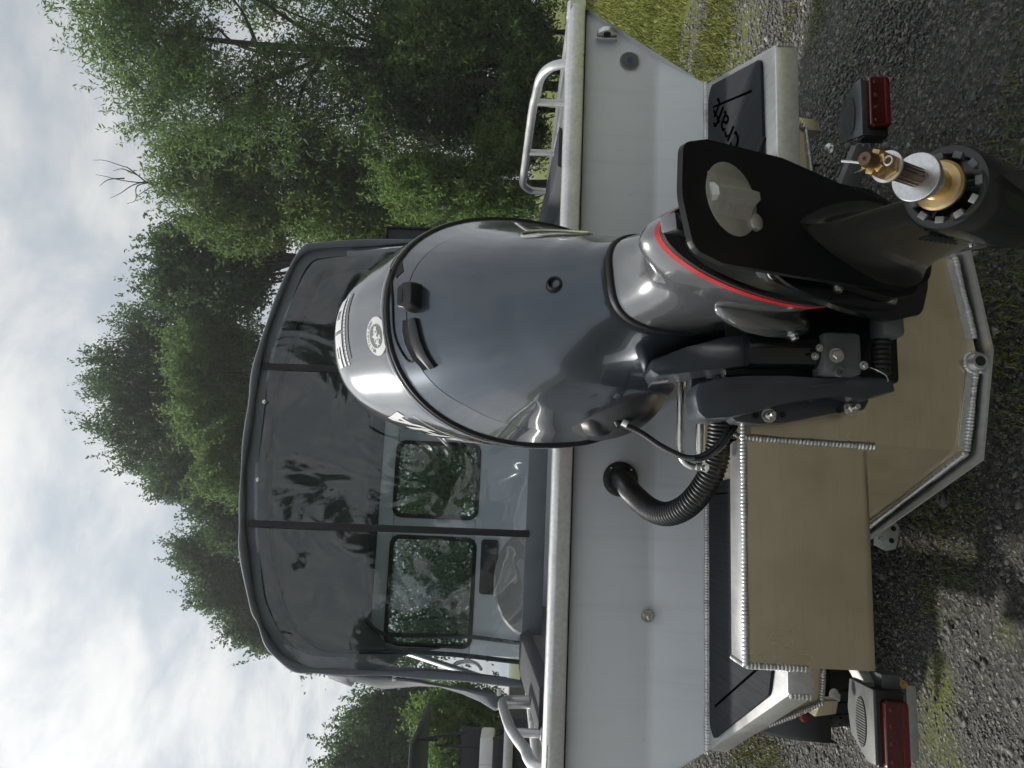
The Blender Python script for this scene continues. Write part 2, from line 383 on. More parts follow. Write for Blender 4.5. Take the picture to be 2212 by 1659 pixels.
# decks
def deck(y0, y1, inner, z, name='side_deck'):
    pass
m = MB(); m.box((0, .30, 1.452), (2.30, .50, .012)); m.build('rear_deck', 'deck_speckle', boat)
for sx in (-1, 1):
    m = MB()
    gd = [(x, max(y, .09), z) for x, y, z in gy[:-1]]; o_ = [(sx*(x-.06), y, z+.035) for x, y, z in gd]; i_ = [(sx*max(.02, x-.27), y, z+.035) for x, y, z in gd]
    i2 = [(p[0], p[1], 1.0) for p in i_]
    m.loft([[a, b, c] for a, b, c in zip(o_, i_, i2)], closed=False); m.build('side_deck', 'deck_speckle', boat, ang=30)
m = MB().box((0, 2.4, 1.0), (2.1, 4.2, .02)); m.build('cockpit_floor', 'deck_speckle', boat)
m = MB().box((0, .55, 1.23), (2.1, .03, .44)); m.build('rear_bulkhead', 'cabin_paint', boat)
m = MB().box((0, 4.4, 1.2), (1.7, .03, .5)); m.build('bow_bulkhead', 'cabin_paint', boat)
# dark bolsters along the inside
for sx, a, b in ((1, (1.0, .56, 1.462), (1.0, 1.7, 1.462)), (-1, (-1.0, .56, 1.462), (-1.0, 1.7, 1.462))):
    m = MB(); A = Vector(a); B = Vector(b)
    m.prism([A+Vector((.14*sx, 0, 0)), A+Vector((.15*sx, 0, .012)), A+Vector((-.02*sx, .0, .014)), A+Vector((-.05*sx, 0, -.03))], B-A+Vector((0, 0, .06)), .004)
    m.build('bolster', 'bolster_dark', boat)
# handrails
def rail(pts, posts, r=.0165):
    m = MB().tube(cr(pts, 6), r, 14); o = m.build('handrail', 'aluminium_tube', boat)
    for a, b in posts:
        MB().tube([a, b], r*.82, 12).build('rail_post', 'aluminium_tube', o)
        MB().lathe(b, (0, 0, 1), [(-.002, r*1.3), (.004, r*1.25), (.006, r*.9)], 16).build('weld_bead', 'weld_metal', o)
rail([(1.13, .107, 1.465), (1.13, .135, 1.525), (1.13, .20, 1.560), (1.13, .31, 1.573), (1.13, .406, 1.583), (1.13, .7, 1.598), (1.13, .98, 1.611), (1.13, 1.06, 1.612), (1.13, 1.115, 1.585), (1.13, 1.13, 1.545), (1.13, 1.135, 1.48)], [((1.13, .36, 1.578), (1.13, .36, 1.462)), ((1.13, .75, 1.60), (1.13, .75, 1.468))])
rail([(-1.13, .19, 1.465), (-1.13, .22, 1.495), (-1.13, .30, 1.513), (-1.13, .374, 1.521), (-1.13, .50, 1.55), (-1.13, .626, 1.573), (-1.13, .80, 1.592), (-1.13, .93, 1.603), (-1.13, .985, 1.597), (-1.13, 1.01, 1.565), (-1.13, 1.015, 1.47)], [((-1.13, .56, 1.562), (-1.13, .56, 1.462)), ((-1.13, .93, 1.60), (-1.13, .95, 1.47))], .019)
# lifting eye, round badge and through-hull fitting on the transom
e = at(1310, 85, y=.01); m = MB()
out = [(0, .034), (0, -.034), (-.028, -.030), (-.043, -.008), (-.040, .012), (-.022, .031)]
m.prism([(e.x+.004, e.y+a, e.z+b) for a, b in rpoly([(o[0], o[1]) for o in out], [0, 0, .012, .014, .014, .012], 4)], (.014, 0, 0), .002)
le = m.build('lifting_eye', 'aluminium', boat)
MB().lathe((e.x+.0030, e.y-.022, e.z+.0), (1, 0, 0), [(0, .0125), (.0165, .0125)], 20).build('eye_hole', 'plastic_black', le)
weld([(e.x-.002, .004, e.z+.036), (e.x-.002, .004, e.z-.034)], .009, le)
c = at(1360, 128, y=.012); ax = (0, -1, 0)
bd = MB().lathe((c.x, .0215, c.z), ax, [(0, .031), (.003, .031), (.004, .028)], 36).build('builder_badge', 'decal_grey', boat)
MB().lathe((c.x, .0172, c.z), ax, [(0, .0265), (.0008, .0265)], 36).build('badge_face', 'step_grey', bd)
simple('badge_blue', (.03, .07, .25), .4, 0, .1)
for k, (dx, dz, w_, h_) in enumerate(((0, .004, .018, .004), (.001, -.001, .014, .003), (-.001, -.006, .018, .0035))):
    MB().box((c.x+dx, .0158, c.z+dz), (w_, .001, h_)).build('badge_mark', 'badge_blue', bd)
c = at(1398, 1330, y=.028)
ft = MB().lathe((c.x, KY, c.z), ax, [(-.002, .019), (.006, .018), (.006, .0125), (.022, .0125)], 24).build('through_hull_fitting', 'stainless', boat)
MB().lathe((c.x, KY-.02, c.z), ax, [(0, .007), (.016, .007), (.018, .005)], 14).build('fitting_nozzle', 'stainless', ft)

# swim platforms
def platform(sx):
    t = .052; ins = .055
    P = [(.20, -.005), (1.0, -.005), (.715, -.62), (.20, -.62)]
    pts = [(sx*a, b, PZ-t) for a, b in rpoly(P, [0, 0, .012, 0], 3)]
    m = MB().prism(pts, (0, 0, t), .006); pf = m.build('swim_platform', 'aluminium', boat)
    weld([(sx*.20, -.010, PZ+.004), (sx*1.0, -.010, PZ+.004)], .011, pf)
    weld([(sx*.716, -.618, PZ-.004), (sx*.716, -.618, PZ-t+.006)], .007, pf)
    # traction pad, cut to leave a bright aluminium margin
    if sx > 0: Q = [(.30, -.045), (.925, -.045), (.945, -.085), (.735, -.535), (.42, -.545), (.36, -.50), (.30, -.50)]; rr = [.01, .03, .02, .03, .06, .05, .01]
    else: Q = [(.27, -.045), (.925, -.045), (.945, -.085), (.735, -.525), (.67, -.55), (.62, -.53), (.58, -.51), (.27, -.51)]; rr = [.012, .03, .02, .03, .03, .03, .03, .012]
    m = MB().prism([(sx*a, b, PZ) for a, b in rpoly(Q, rr, 5)], (0, 0, .007), .002); pad = m.build('traction_pad', 'pad_foam', pf)
    a = Vector((sx*.862, -.10, PZ+.0075)); b = Vector((sx*.69, -.47, PZ+.0075)); d = (b-a).normalized(); nrm = d.cross(Vector((0, 0, 1)))*.0035
    MB().poly([a-nrm, b-nrm, b+nrm, a+nrm]).build('pad_groove', 'pad_groove', pf, smooth=False)
    if sx < 0:
        a = Vector((-.30, -.09, PZ+.0075)); b = Vector((-.41, -.09, PZ+.0075)); 
    return pf, pad
pl_l, pad_l = platform(-1); pl_r, pad_r = platform(1)
m = MB().box((-.305, -.16, PZ+.0072), (.004, .14, .0012)); m.build('pad_groove', 'pad_groove', pl_l)
# name pressed into the right-hand pad
try:
    V, F = text_mesh('craft', .15, .35, .0012, sub=False)
    a0 = at(1600, 330, z=PZ); b0 = at(1552, 236, z=PZ); dx = (b0-a0); dx.z = 0; L = dx.length; dx.normalize(); dy = Vector((-dx.y, dx.x, 0)); mid = (a0+b0)/2
    xs = [v[0] for v in V]; sc = L/(max(xs)-min(xs))*1.06
    mapped('pad_lettering', V, F, lambda x, y: tuple(mid+dx*x*sc+dy*y*sc*.62+Vector((0, 0, .0078))), 'pad_groove', pl_r)
except Exception as ex: print('text', ex)
# a short black strap lying over the platform edge
p0, p1, p2 = at(1652, 296, z=PZ+.03), at(1640, 335, z=PZ+.035), at(1625, 350, z=PZ+.03)
MB().tube([p0, p1, p2], [.004, .011, .011], 10).build('drain_hose', 'rubber_black', pl_r)

# engine pod with its V bottom, flange and welds
PF = -.62
rear = [(-.205, 1.105), (-.205, .86), (-.212, .645), (-.0, .612), (.212, .645), (.205, .86), (.205, 1.105)]
frnt = [(-.27, 1.05), (-.40, .86), (-.44, .66), (0, .60), (.44, .66), (.40, .86), (.27, 1.05)]
m = MB().loft([[(x, PF, z) for x, z in rear], [(x, -.012, z) for x, z in frnt]]); pod = m.build('engine_pod', 'aluminium_mill', boat, smooth=False)
m = MB()
for sx in (-1, 1):
    a, b = (sx*.204, PF-.03, .652), (0, PF-.03, .618); a2, b2 = (sx*.232, PF-.035, .632), (0, PF-.035, .596); c2, d2 = (sx*.47, -.012, .648), (0, -.012, .588)
    m.prism([a2, b2, d2, c2], (0, 0, .006))
fl = m.build('pod_bottom_flange', 'aluminium', pod, smooth=False)
for sx in (-1, 1):
    weld([(sx*.212, PF-.004, .648), (sx*.03, PF-.004, .616)], .0095, pod)
    weld([(sx*.214, PF-.004, .650), (sx*.445, -.02, .666)], .0095, pod)
    m = MB().prism([(sx*.20, PF-.001, .664), (sx*.03, PF-.001, .635), (sx*.03, PF-.001, .622), (sx*.21, PF-.001, .652)], (0, -.004, 0)); m.build('edge_flat', 'aluminium', pod, smooth=False)
dr = MB().lathe((-.022, PF-.026, .620), (0, 1, 0), [(0, .012), (0, .0165), (.004, .019), (.03, .020)], 22).build('drain_socket', 'weld_metal', pod)
MB().lathe((-.022, PF-.0265, .620), (0, 1, 0), [(0, .011), (.02, .011)], 18).build('drain_hole', 'plastic_black', dr)
weld([(-.022+.021*math.cos(t), PF-.006, .620+.021*math.sin(t)) for t in np.linspace(0, 6.28, 40)], .006, dr, .006)
# welded box beside the engine
bx0, bx1 = -.655, -.208; by = -.652; bz0, bz1 = .862, 1.122
secp = rpoly([(by, bz1), (by, bz0), (by+.085, bz0-.0), (by+.085, bz1)], [.003, .02, .004, .003], 5)
m = MB().loft([[(bx0, a, b) for a, b in secp], [(bx1, a, b) for a, b in secp]]); bb = m.build('welded_box', 'aluminium_mill', boat, ang=30)
m = MB().box(((bx0+bx1)/2, by+.046, bz1+.0022), (bx1-bx0-.008, .080, .004), .001); m.build('box_top_plate', 'aluminium', bb)
weld([(bx0, by-.001, bz1+.001), (bx1+.055, by-.001, bz1+.001)], .0085, bb)
weld([(bx1+.002, by-.001, bz1), (bx1-.006, by-.001, .853)], .0095, bb)
weld([(bx1+.002, by+.002, bz1+.003), (bx1+.02, by+.075, bz1+.003)], .007, bb)
weld([(bx0, by-.001, bz1+.001), (bx0-.001, by-.001, 1.0)], .0075, bb)
weld([(bx0, by, bz1+.003), (bx0, by+.085, bz1+.003)], .006, bb)
m = MB().prism([(-.205, PF-.03, 1.107), (-.205, PF-.03, .865), (-.10, PF-.03, .865), (-.10, PF-.03, 1.107)], (0, .03, 0)); m.build('pod_side_plate', 'aluminium_mill', pod, smooth=False)
for x_, y_ in ((-.185, PF-.031),): pass

# windscreen, dash and helm seat seen through the canopy
WY = 2.75
def wsz(X, Y): return at(X, Y, y=WY)
ws = MB()
fr = 'cabin_paint'
outer = [(-1.22, 1.50), (1.22, 1.50), (1.12, 2.46), (-1.22, 2.44)]
winL = [at(q[0], q[1], y=WY) for q in ((836, 1388), (846, 1158), (1026, 1158), (1016, 1388))]
winR = [at(q[0], q[1], y=WY) for q in ((843, 1112), (850, 955), (1029, 955), (1027, 1112))]
zt = 2.62; xl = winL[0].x; xr = winR[1].x
def wall(x0, x1, z0, z1, name='windscreen_frame', mat=fr, dy=0, th=.05): return MB().box(((x0+x1)/2, WY+dy, (z0+z1)/2), (x1-x0, th, z1-z0), .008).build(name, mat, boat)
zw1 = (winL[0].z+winL[1].z)/2; zw0 = (winL[2].z+winL[3].z)/2
wf = wall(-1.30, 1.25, zw1, zw1+.10); wall(-1.24, 1.20, zw1+.10, zw1+.36, 'header_canvas', 'canvas_lining', .02, .012)
wall(-1.28, winL[0].x, zw0, zw1); wall(winL[1].x, winR[0].x, zw0, zw1); wall(winR[1].x, winR[1].x+.10, zw0, zw1); wall(1.12, 1.25, zw0, zw1)
wall(-1.28, 1.25, 1.02, zw0, 'dash_wall')
for a, b in ((winL[0].x, winL[1].x), (winR[0].x, winR[1].x), (winR[1].x+.10, 1.12)):
    o = MB().box(((a+b)/2, WY+.01, (zw0+zw1)/2), (b-a+.01, .006, zw1-zw0+.01)).build('windscreen_pane', 'clear_glass', boat)
    rp = rpoly([(a, zw0), (b, zw0), (b, zw1), (a, zw1)], .05, 5); rp = [(p[0], WY-.028, p[1]) for p in rp]
    MB().tube(rp, .014, 8, close=True).build('pane_gasket', 'rubber_black', o)
a, b = at(1040, 1165, y=WY-.04), at(1072, 1285, y=WY-.04)
rp = rpoly([(a.x, a.z), (b.x, a.z), (b.x, b.z), (a.x, b.z)], .02, 4); MB().prism([(p[0], WY-.026, p[1]) for p in rp], (0, -.012, 0)).build('dash_panel', 'dash_dark', boat)
for X0 in (1080, ):
    c = at(1112, 1255, y=WY-.6); w_ = .30
    sec = lambda y, k: [(c.x+w_*k*math.cos(t), y, c.z-.10+.22*k*math.sin(t)) for t in np.linspace(0, math.pi, 20)]
    MB().loft([sec(WY-.66, .94), sec(WY-.63, 1), sec(WY-.55, 1), sec(WY-.52, .94)]).build('seat_back', 'seat_vinyl', boat)
# slanted stanchion behind the left pane and grab handle
a, b = at(835, 1395, y=WY-.15), at(1075, 1475, y=1.9); MB().tube([a, b], .018, 12).build('canopy_stanchion', 'galvanised', boat)
g = [at(q[0], q[1], y=2.3) for q in ((975, 1452), (988, 1432), (1025, 1432), (1040, 1448))]; MB().tube(cr(g, 4), .012, 10).build('grab_handle', 'stainless', boat)

# ================================================================== CANOPY
CY = 1.75
can = empty('canvas_canopy', (0, CY, 1.45), 'slate grey canvas boat canopy with clear vinyl rear windows and black zips', 'canopy')
PT = [(1180, 1484), (1100, 1474), (960, 1458), (830, 1452), (700, 1450), (640, 1440), (590, 1398), (560, 1345), (545, 1300), (530, 1180), (527, 1100), (528, 1000), (542, 880), (560, 780), (606, 645), (650, 552), (700, 531), (840, 525), (1000, 523), (1180, 520)]
arch = cr([at(X, Y, y=CY) for X, Y in PT], 6)
def back(p, dy, k, dz): return Vector((p.x*k, p.y+dy, 1.45+(p.z-1.45)*dz))
# roof and side canvas: rear hem, then over the bows to the windscreen
hemo = [p+Vector((0, -.015, 0)) for p in arch]
top = [p for p in arch if p.z > 2.2]
m = MB(); rows = []
for dy, k, dz in ((-.012, 1.0, 1.004), (.10, 1.012, 1.008), (.45, 1.01, 1.0), (.75, 1.03, .90), (.98, 1.04, .745), (1.03, 1.03, .70)):
    rows.append([back(p, dy, k if p.z > 1.6 else 1+(k-1)*.5, dz) for p in top])
m.loft(rows, closed=False); o = m.build('roof_canvas', 'canvas', can, ang=60)
sd = o.modifiers.new('s', 'SOLIDIFY'); sd.thickness = .006
# rolled, slightly wavy hem
hem = []
for i, p in enumerate(arch): hem.append(p+Vector((.004*math.sin(i*.31), -.02+.004*math.sin(i*.45), .006*math.sin(i*.23+1))))
hm = [p for p in hem if p.z > 1.5]
MB().tube(hm, [.016+.004*math.sin(i*.29)+.003*math.sin(i*.8) for i in range(len(hm))], 12).build('rolled_hem', 'canvas', can, ang=70)
# binding band of canvas below the hem, then window panels of vinyl between the zips
cen = Vector((-.07, CY, 2.1))
def inset(p, d):
    v = (cen-p); v.y = 0; return p+v.normalized()*d
band_o = [p for p in arch if p.z > 1.56]
m = MB(); m.loft([[p for p in band_o], [inset(p, .028 if p.z < 2.4 else .075)+Vector((0, -.004, 0)) for p in band_o]], closed=False); m.build('window_binding', 'canvas', can, ang=70)
bz = 1.50
xsL, xsR = -.482*1.03, .318*1.06
def topz(x):
    best = None
    for a, b in zip(arch[:-1], arch[1:]):
        if (a.x-x)*(b.x-x) <= 0 and a.z > 2.2 and abs(a.x-b.x) > 1e-6: best = a.lerp(b, (x-a.x)/(b.x-a.x)).z
    return best or 2.3
xe0, xe1 = min(p.x for p in arch)+.028, max(p.x for p in arch)-.028
def vinyl(x0, x1):
    m = MB(); nx, nz = 26, 40; rows = []
    for i in range(nx+1):
        x = x0+(x1-x0)*i/nx; zt_ = topz(x)-.06; r_ = []
        for j in range(nz+1):
            z = bz+(zt_-bz)*j/nz; f = j/nz
            dyv = .014*math.sin(5.5*x+3*f*2+.6)*math.sin(math.pi*f)+.010*math.sin(11*f+4*x)*(1-abs(2*f-1))+.012*math.sin(7*x-5*f)*f
            r_.append((x, CY-.004+dyv, z))
        rows.append(r_)
    m.loft(rows, closed=False); return m.build('vinyl_window', 'clear_vinyl', can, ang=180)
vinyl(xe0, xsL-.017); vinyl(xsL+.017, xsR-.017); vinyl(xsR+.017, xe1)
for x in (xsL, xsR): MB().box((x+.008, CY-.012, (bz+topz(x)-.02)/2), (.036, .014, topz(x)-.03-bz), .004, Matrix.Rotation(-.006, 3, 'Y')).build('zip_strip', 'rubber_black', can)
m = MB().box((-.08, CY-.006, 1.475), (xe1-xe0-.0, .016, .10), .004); m.build('curtain_skirt', 'canvas', can)
for X, Y in ((569, 867), (555, 1036)):
    c = at(X, Y, y=CY-.03); MB().lathe((c.x, CY-.012, c.z), (0, -1, 0), [(0, .012), (.006, .011), (.008, .007)], 18).build('snap_button', 'stainless', can)
# bent tube bows under the roof
for dy, dz in ((.35, .985), (.95, .80)):
    bp = [back(p, dy, .97, dz) for p in arch if p.z > 1.5]; MB().tube(bp[::2], .013, 10).build('canopy_bow', 'canvas_lining', can)
# rolled side curtain hanging loose on the left with its clips, and the dark side panel on the right
sc = [((700, 1452), (712, 1462)), ((740, 1455), (762, 1478)), ((765, 1455), (770, 1466)), ((800, 1455), (830, 1483)), ((860, 1460), (905, 1479)), ((905, 1466), (950, 1482)), ((960, 1478), (1000, 1496)), ((1000, 1487), (1040, 1510)), ((1035, 1494), (1070, 1528)), ((1075, 1498), (1085, 1524))]
m = MB(); rows = []
for i, (a, b) in enumerate(sc):
    A = at(a[0], a[1], y=CY+.02); B = at(b[0], b[1], y=CY+.12); rows.append([A.lerp(B, t)+Vector((0, .03*math.sin(3*t+i), 0)) for t in (0, .25, .5, .75, 1)])
m.loft(rows, closed=False); o = m.build('side_curtain', 'canvas', can, ang=70); sd = o.modifiers.new('s', 'SOLIDIFY'); sd.thickness = .012
q = [at(*z, y=CY+.05) for z in ((872, 1470), (888, 1461), (912, 1466), (930, 1478))]
m = MB().prism([at(*z, y=CY+.06) for z in ((871, 1471), (884, 1460), (905, 1462), (932, 1481))], (0, .01, 0)); m.build('curtain_window', 'white_gelcoat', can)
for z in ((852, 1464), (1078, 1495)):
    c = at(*z, y=CY); MB().box((c.x, CY-.0, c.z), (.035, .012, .022), .004).build('curtain_clip', 'white_gelcoat', can)
a, b = at(836, 490, y=CY+.15), at(1000, 530, y=CY+.15)
m = MB().box(((a.x+b.x)/2-.02, CY+.17, (a.z+b.z)/2), (abs(a.x-b.x)+.04, .02, abs(a.z-b.z)), .004); sp = m.build('side_panel', 'canvas_lining', can)
MB().tube([(a.x, CY+.155, b.z), (a.x, CY+.155, a.z), (b.x, CY+.155, a.z)], .008, 8).build('panel_binding', 'rubber_black', sp)
# ================================================================== OUTBOARD MOTOR
HUB = at(2040, 405, d=1.10)
_b = Vector((-.12, -.58, .805)).normalized(); _a = Vector((-.05, .81, .58)); _a = (_a-_b*_a.dot(_b)).normalized()
_x = (-_b).cross(_a)
EM = Matrix(((_x.x, -_b.x, _a.x, HUB.x), (_x.y, -_b.y, _a.y, HUB.y), (_x.z, -_b.z, _a.z, HUB.z), (0, 0, 0, 1))); EI = EM.inverted()
motor = empty('outboard_motor', HUB, 'large dark grey outboard motor tilted up on the stern, its propeller taken off', 'outboard motor', M=EM)
def lr(X, Y):
    o = EI @ Vector(CAMP); return o, (EI.to_3x3() @ Vector(ray(X, Y)))
def lat(X, Y, x=None, y=None, z=None):
    o, d = lr(X, Y); i, v = (0, x) if x is not None else (1, y) if y is not None else (2, z)
    return o+d*((v-o[i])/d[i])
L_ = dict(world=False)
# --- cowling sections in the motor's own frame: z along the leg, y towards the bow
LOW = [(.53, -.193, .18, .099, 3.2), (.545, -.203, .20, .1065, 3.1), (.57, -.218, .22, .1195, 3.0), (.60, -.237, .25, .139, 2.95), (.64, -.262, .285, .161, 2.9), (.70, -.297, .325, .186, 2.8), (.78, -.340, .365, .215, 2.65), (.86, -.376, .40, .243, 2.5), (.94, -.405, .42, .271, 2.4), (1.0, -.424, .425, .2965, 2.3)]
TOP = [(1.0, -.4265, .43, .2985, 2.3), (1.03, -.433, .434, .298, 2.3), (1.08, -.441, .434, .291, 2.3), (1.14, -.450, .43, .279, 2.3), (1.20, -.455, .415, .264, 2.3), (1.26, -.440, .39, .247, 2.3), (1.31, -.412, .355, .224, 2.3), (1.35, -.352, .30, .184, 2.3), (1.375, -.27, .23, .127, 2.3), (1.387, -.16, .14, .06, 2.2)]
def xo(z): return float(np.interp(z, [.53, .58, .66, .78, .90, 1.0, 1.12, 1.22, 1.34], [-.006, -.018, -.027, -.0204, -.0061, .0083, .0103, .0048, -.0033]))
def interp(T, z):
    if z <= T[0][0]: return T[0][1:]
    for a, b in zip(T[:-1], T[1:]):
        if z <= b[0]:
            t = (z-a[0])/(b[0]-a[0]); return tuple(u+(v-u)*t for u, v in zip(a[1:], b[1:]))
    return T[-1][1:]
def smooth_T(T, z):
    # catmull-rom through the table
    zs = [t[0] for t in T]; i = max(0, min(len(T)-2, next((k for k in range(len(zs)-1) if z <= zs[k+1]), len(T)-2)))
    t = (z-zs[i])/(zs[i+1]-zs[i]); out = []
    for k in range(1, 5):
        p1, p2 = T[i][k], T[i+1][k]; h = zs[i+1]-zs[i]
        m1 = (p2-T[i-1][k])/(zs[i+1]-zs[i-1])*h if i > 0 else p2-p1
        m2 = (T[i+2][k]-p1)/(zs[i+2]-zs[i])*h if i < len(T)-2 else p2-p1
        out.append((2*t**3-3*t*t+1)*p1+(t**3-2*t*t+t)*m1+(-2*t**3+3*t*t)*p2+(t**3-t*t)*m2)
    return tuple(out)
def section(par, z, N=96, grow=0, n=None):
    yr, yf, w, e = par; yr -= grow; yf += grow; w += grow; e = n or e; ym = yr+.55*(yf-yr); out = []; X0 = xo(z)
    for k in range(N):
        t = 2*math.pi*k/N; c, s = math.cos(t), math.sin(t)
        x = X0+w*math.copysign(abs(c)**(2/e), c); y = ym+((ym-yr) if s < 0 else (yf-ym))*math.copysign(abs(s)**(2/e), s); out.append((x, y, z))
    return out
def zs(a, b, n): return [a+(b-a)*i/n for i in range(n+1)]
def seam(P, k): return [(x, y, z-k*.036*max(0, min(1, (y+.40)/.11))) for x, y, z in P]
def lowsec(z, grow=0, k=0):
    P = section(smooth_T(LOW, z), z, grow=grow); out = []
    for x, y, zz_ in P:
        z2 = zz_-k*.036*max(0, min(1, (y+.40)/.11)); yr, yf, w, e = smooth_T(LOW, z2); yr0, yf0, w0, e0 = smooth_T(LOW, zz_)
        f = (w+grow)/(w0+grow); out.append((xo(z2)+(x-xo(zz_))*f, y, z2))
    return out
m = MB().loft([lowsec(z, 0, max(0, min(1, (z-.70)/.2375))) for z in zs(.53, .9375, 36)]); lowc = m.build('lower_cowl', 'cowl_paint', motor, ang=60, **L_)
m = MB().loft([lowsec(z, -.0012, max(0, 1-(z-.9415)/.043)) for z in (.9415, .944, .955, .970, .988, .991)]); m.build('cowl_band', 'cowl_paint', motor, ang=60, **L_)
m = MB().loft([lowsec(z, -.008, 1 if z < .95 else 0) for z in (.90, .935, .96, .99)]); m.build('cowl_core', 'rubber_black', motor, ang=60, **L_)
m = MB().loft([section(interp(TOP, 1.0), z, grow=g) for z, g in ((.9905, -.006), (.992, -.001), (.994, .001), (.998, .0012), (1.001, .0003))]); m.build('cowl_gasket', 'rubber_black', motor, ang=60, **L_)
m = MB().loft([section(smooth_T(TOP, z), z) for z in zs(1.002, 1.387, 44)]); topc = m.build('top_cowl', 'cowl_paint_sky_lit', motor, ang=70, **L_)
# black lower pan under the front of the cowling
PAN = [(.665, .04, .10, .08, 2.2), (.68, .0, .13, .13, 2.2), (.71, -.03, .16, .175, 2.2), (.76, -.06, .18, .205, 2.2), (.82, -.08, .19, .225, 2.2), (.88, -.09, .20, .235, 2.2)]
m = MB().loft([[(x-.045, y, z_) for x, y, z_ in section(smooth_T(PAN, z), z)] for z in zs(.665, .88, 24)]); m.build('cowl_pan', 'plastic_black', motor, ang=60, **L_)
# a shallow raised rib along the top cover edge
m = MB().loft([section(interp(TOP, 1.0), z, grow=g) for z, g in ((1.003, .001), (1.004, .0032), (1.016, .0036), (1.019, .0005))]); m.build('cowl_lip', 'cowl_paint_sky_lit', topc, ang=70, **L_)
def rear_y(x, z):
    T = TOP if z > 1.0 else LOW; yr, yf, w, e = smooth_T(T, z); ym = yr+.55*(yf-yr)
    return ym-(ym-yr)*max(0, 1-min(1, abs((x-xo(z))/w))**e)**(1/e)
def side_x(y, z):
    T = TOP if z > 1.0 else LOW; yr, yf, w, e = smooth_T(T, z); ym = yr+.55*(yf-yr); r = (ym-y)/(ym-yr) if y < ym else (y-ym)/(yf-ym)
    return w*max(0, 1-min(1, abs(r))**e)**(1/e)-xo(z)
def hit(X, Y, z0=.5, z1=1.4):
    """where the line of sight to a picture point meets the cowling"""
    o, d = lr(X, Y); prev = None
    for i in range(900):
        s = 1.0+i*.0015; p = o+d*s
        if z0 < p.z < z1 and p.y < .2:
            T = TOP if p.z > 1.0 else LOW; yr, yf, w, e = smooth_T(T, p.z); ym = yr+.55*(yf-yr)
            r = abs((p.x-xo(p.z))/w)**e + abs((p.y-ym)/((ym-yr) if p.y < ym else (yf-ym)))**e
            if r <= 1: return p
    return None
def rear_n(x, z, e=.004):
    dx = Vector((2*e, rear_y(x+e, z)-rear_y(x-e, z), 0)); dz = Vector((0, rear_y(x, z+e)-rear_y(x, z-e), 2*e)); return dx.cross(dz).normalized()
# latch pieces at the back of the band
def onrear(x, z, off=0): return Vector((x, rear_y(x, z), z))+rear_n(x, z)*off
lp = hit(895, 645) or Vector((.05, -.4, .92))
nn = rear_n(lp.x, lp.z); ux = Vector((1, 0, 0)); ux = (ux-nn*ux.dot(nn)).normalized(); uz = nn.cross(ux)*-1
if uz.z < 0: uz = -uz
def frame_box(c, sx, sy, sz, bev): return MB().box(c, (sx, sy, sz), bev, Matrix((ux, -nn, uz)).transposed(), 3)
c0 = lp+nn*.012
m = MB(); o_ = rpoly([(-.026, -.022), (.026, -.022), (.031, .002), (.024, .022), (-.024, .022), (-.031, .002)], .008, 4)
m.loft([[c0+ux*p[0]*k+uz*p[1]*k+nn*h for p in o_] for h, k in ((-.016, 1.08), (.006, 1.05), (.018, .96), (.021, .88))]); lt_ = m.build('latch_hood', 'plastic_black', motor, ang=50, **L_)
m = MB(); o2 = rpoly([(-.016, .004), (.016, .004), (.016, .018), (-.016, .018)], .004, 3); m.prism([c0+ux*p[0]+uz*p[1]+nn*.0205 for p in o2], nn*.0015); m.build('latch_slot', 'rubber_black', lt_, **L_)
hp = hit(903, 738) or Vector((-.05, -.4, .92)); hn = rear_n(hp.x, hp.z); hx = Vector((1, 0, 0)); hx = (hx-hn*hx.dot(hn)).normalized(); hz = hx.cross(hn); hz = hz if hz.z > 0 else -hz
m = MB(); path = [(-.058, -.012), (-.03, .0), (.0, .006), (.03, .008), (.05, .008)]
secs = []
for i, (a, b) in enumerate(path):
    w_ = (.016, .021, .022, .021, .017)[i]
    q = hit_ = Vector((hp.x+a, 0, hp.z+b)); 
    cs = []
    for dz_, h in ((-w_, -.004), (-w_*.9, .010), (-.2*w_, .013), (.35*w_, .008), (.9*w_, .012), (w_, -.004)):
        zq = min(.985, q.z+dz_); cs.append(Vector((q.x, rear_y(q.x, zq), zq))+rear_n(q.x, zq)*h)
    secs.append(cs)
m.loft(secs); m.build('latch_handle', 'plastic_black', motor, ang=40, **L_)
# dark trim line framing the latch panel on the band
fl_ = [hit(*q) for q in ((862, 556), (850, 566), (848, 640), (852, 720), (870, 765), (888, 782), (905, 768))]
fl_ = [p for p in fl_ if p]
MB().tube([Vector((p.x, rear_y(p.x, p.z), p.z))+rear_n(p.x, p.z)*.0004 for p in cr(fl_, 5)], .0024, 6).build('latch_trim', 'rubber_black', motor, **L_)
q4 = [hit(*q) for q in ((856, 560), (868, 556), (872, 585), (856, 600))]
if all(q4): MB().loft([[p+rear_n(p.x, p.z)*h for p in q4] for h in (-.003, .0012)]).build('latch_recess', 'rubber_black', motor, **L_)
# telltale outlet
tp = hit(1197, 615); tn = rear_n(tp.x, tp.z)
tt = MB().lathe(tp, tn, [(-.01, .0175), (.0012, .0172), (.0016, .0135), (-.004, .013)], 28).build('outlet_grommet', 'rubber_black', motor, **L_)
MB().lathe(tp+tn*.001, tn+Vector((.2, 0, -.5)), [(-.014, .0135), (.009, .0135), (.009, .0105), (-.008, .0105)], 24).build('outlet_nozzle', 'plastic_black', tt, **L_)
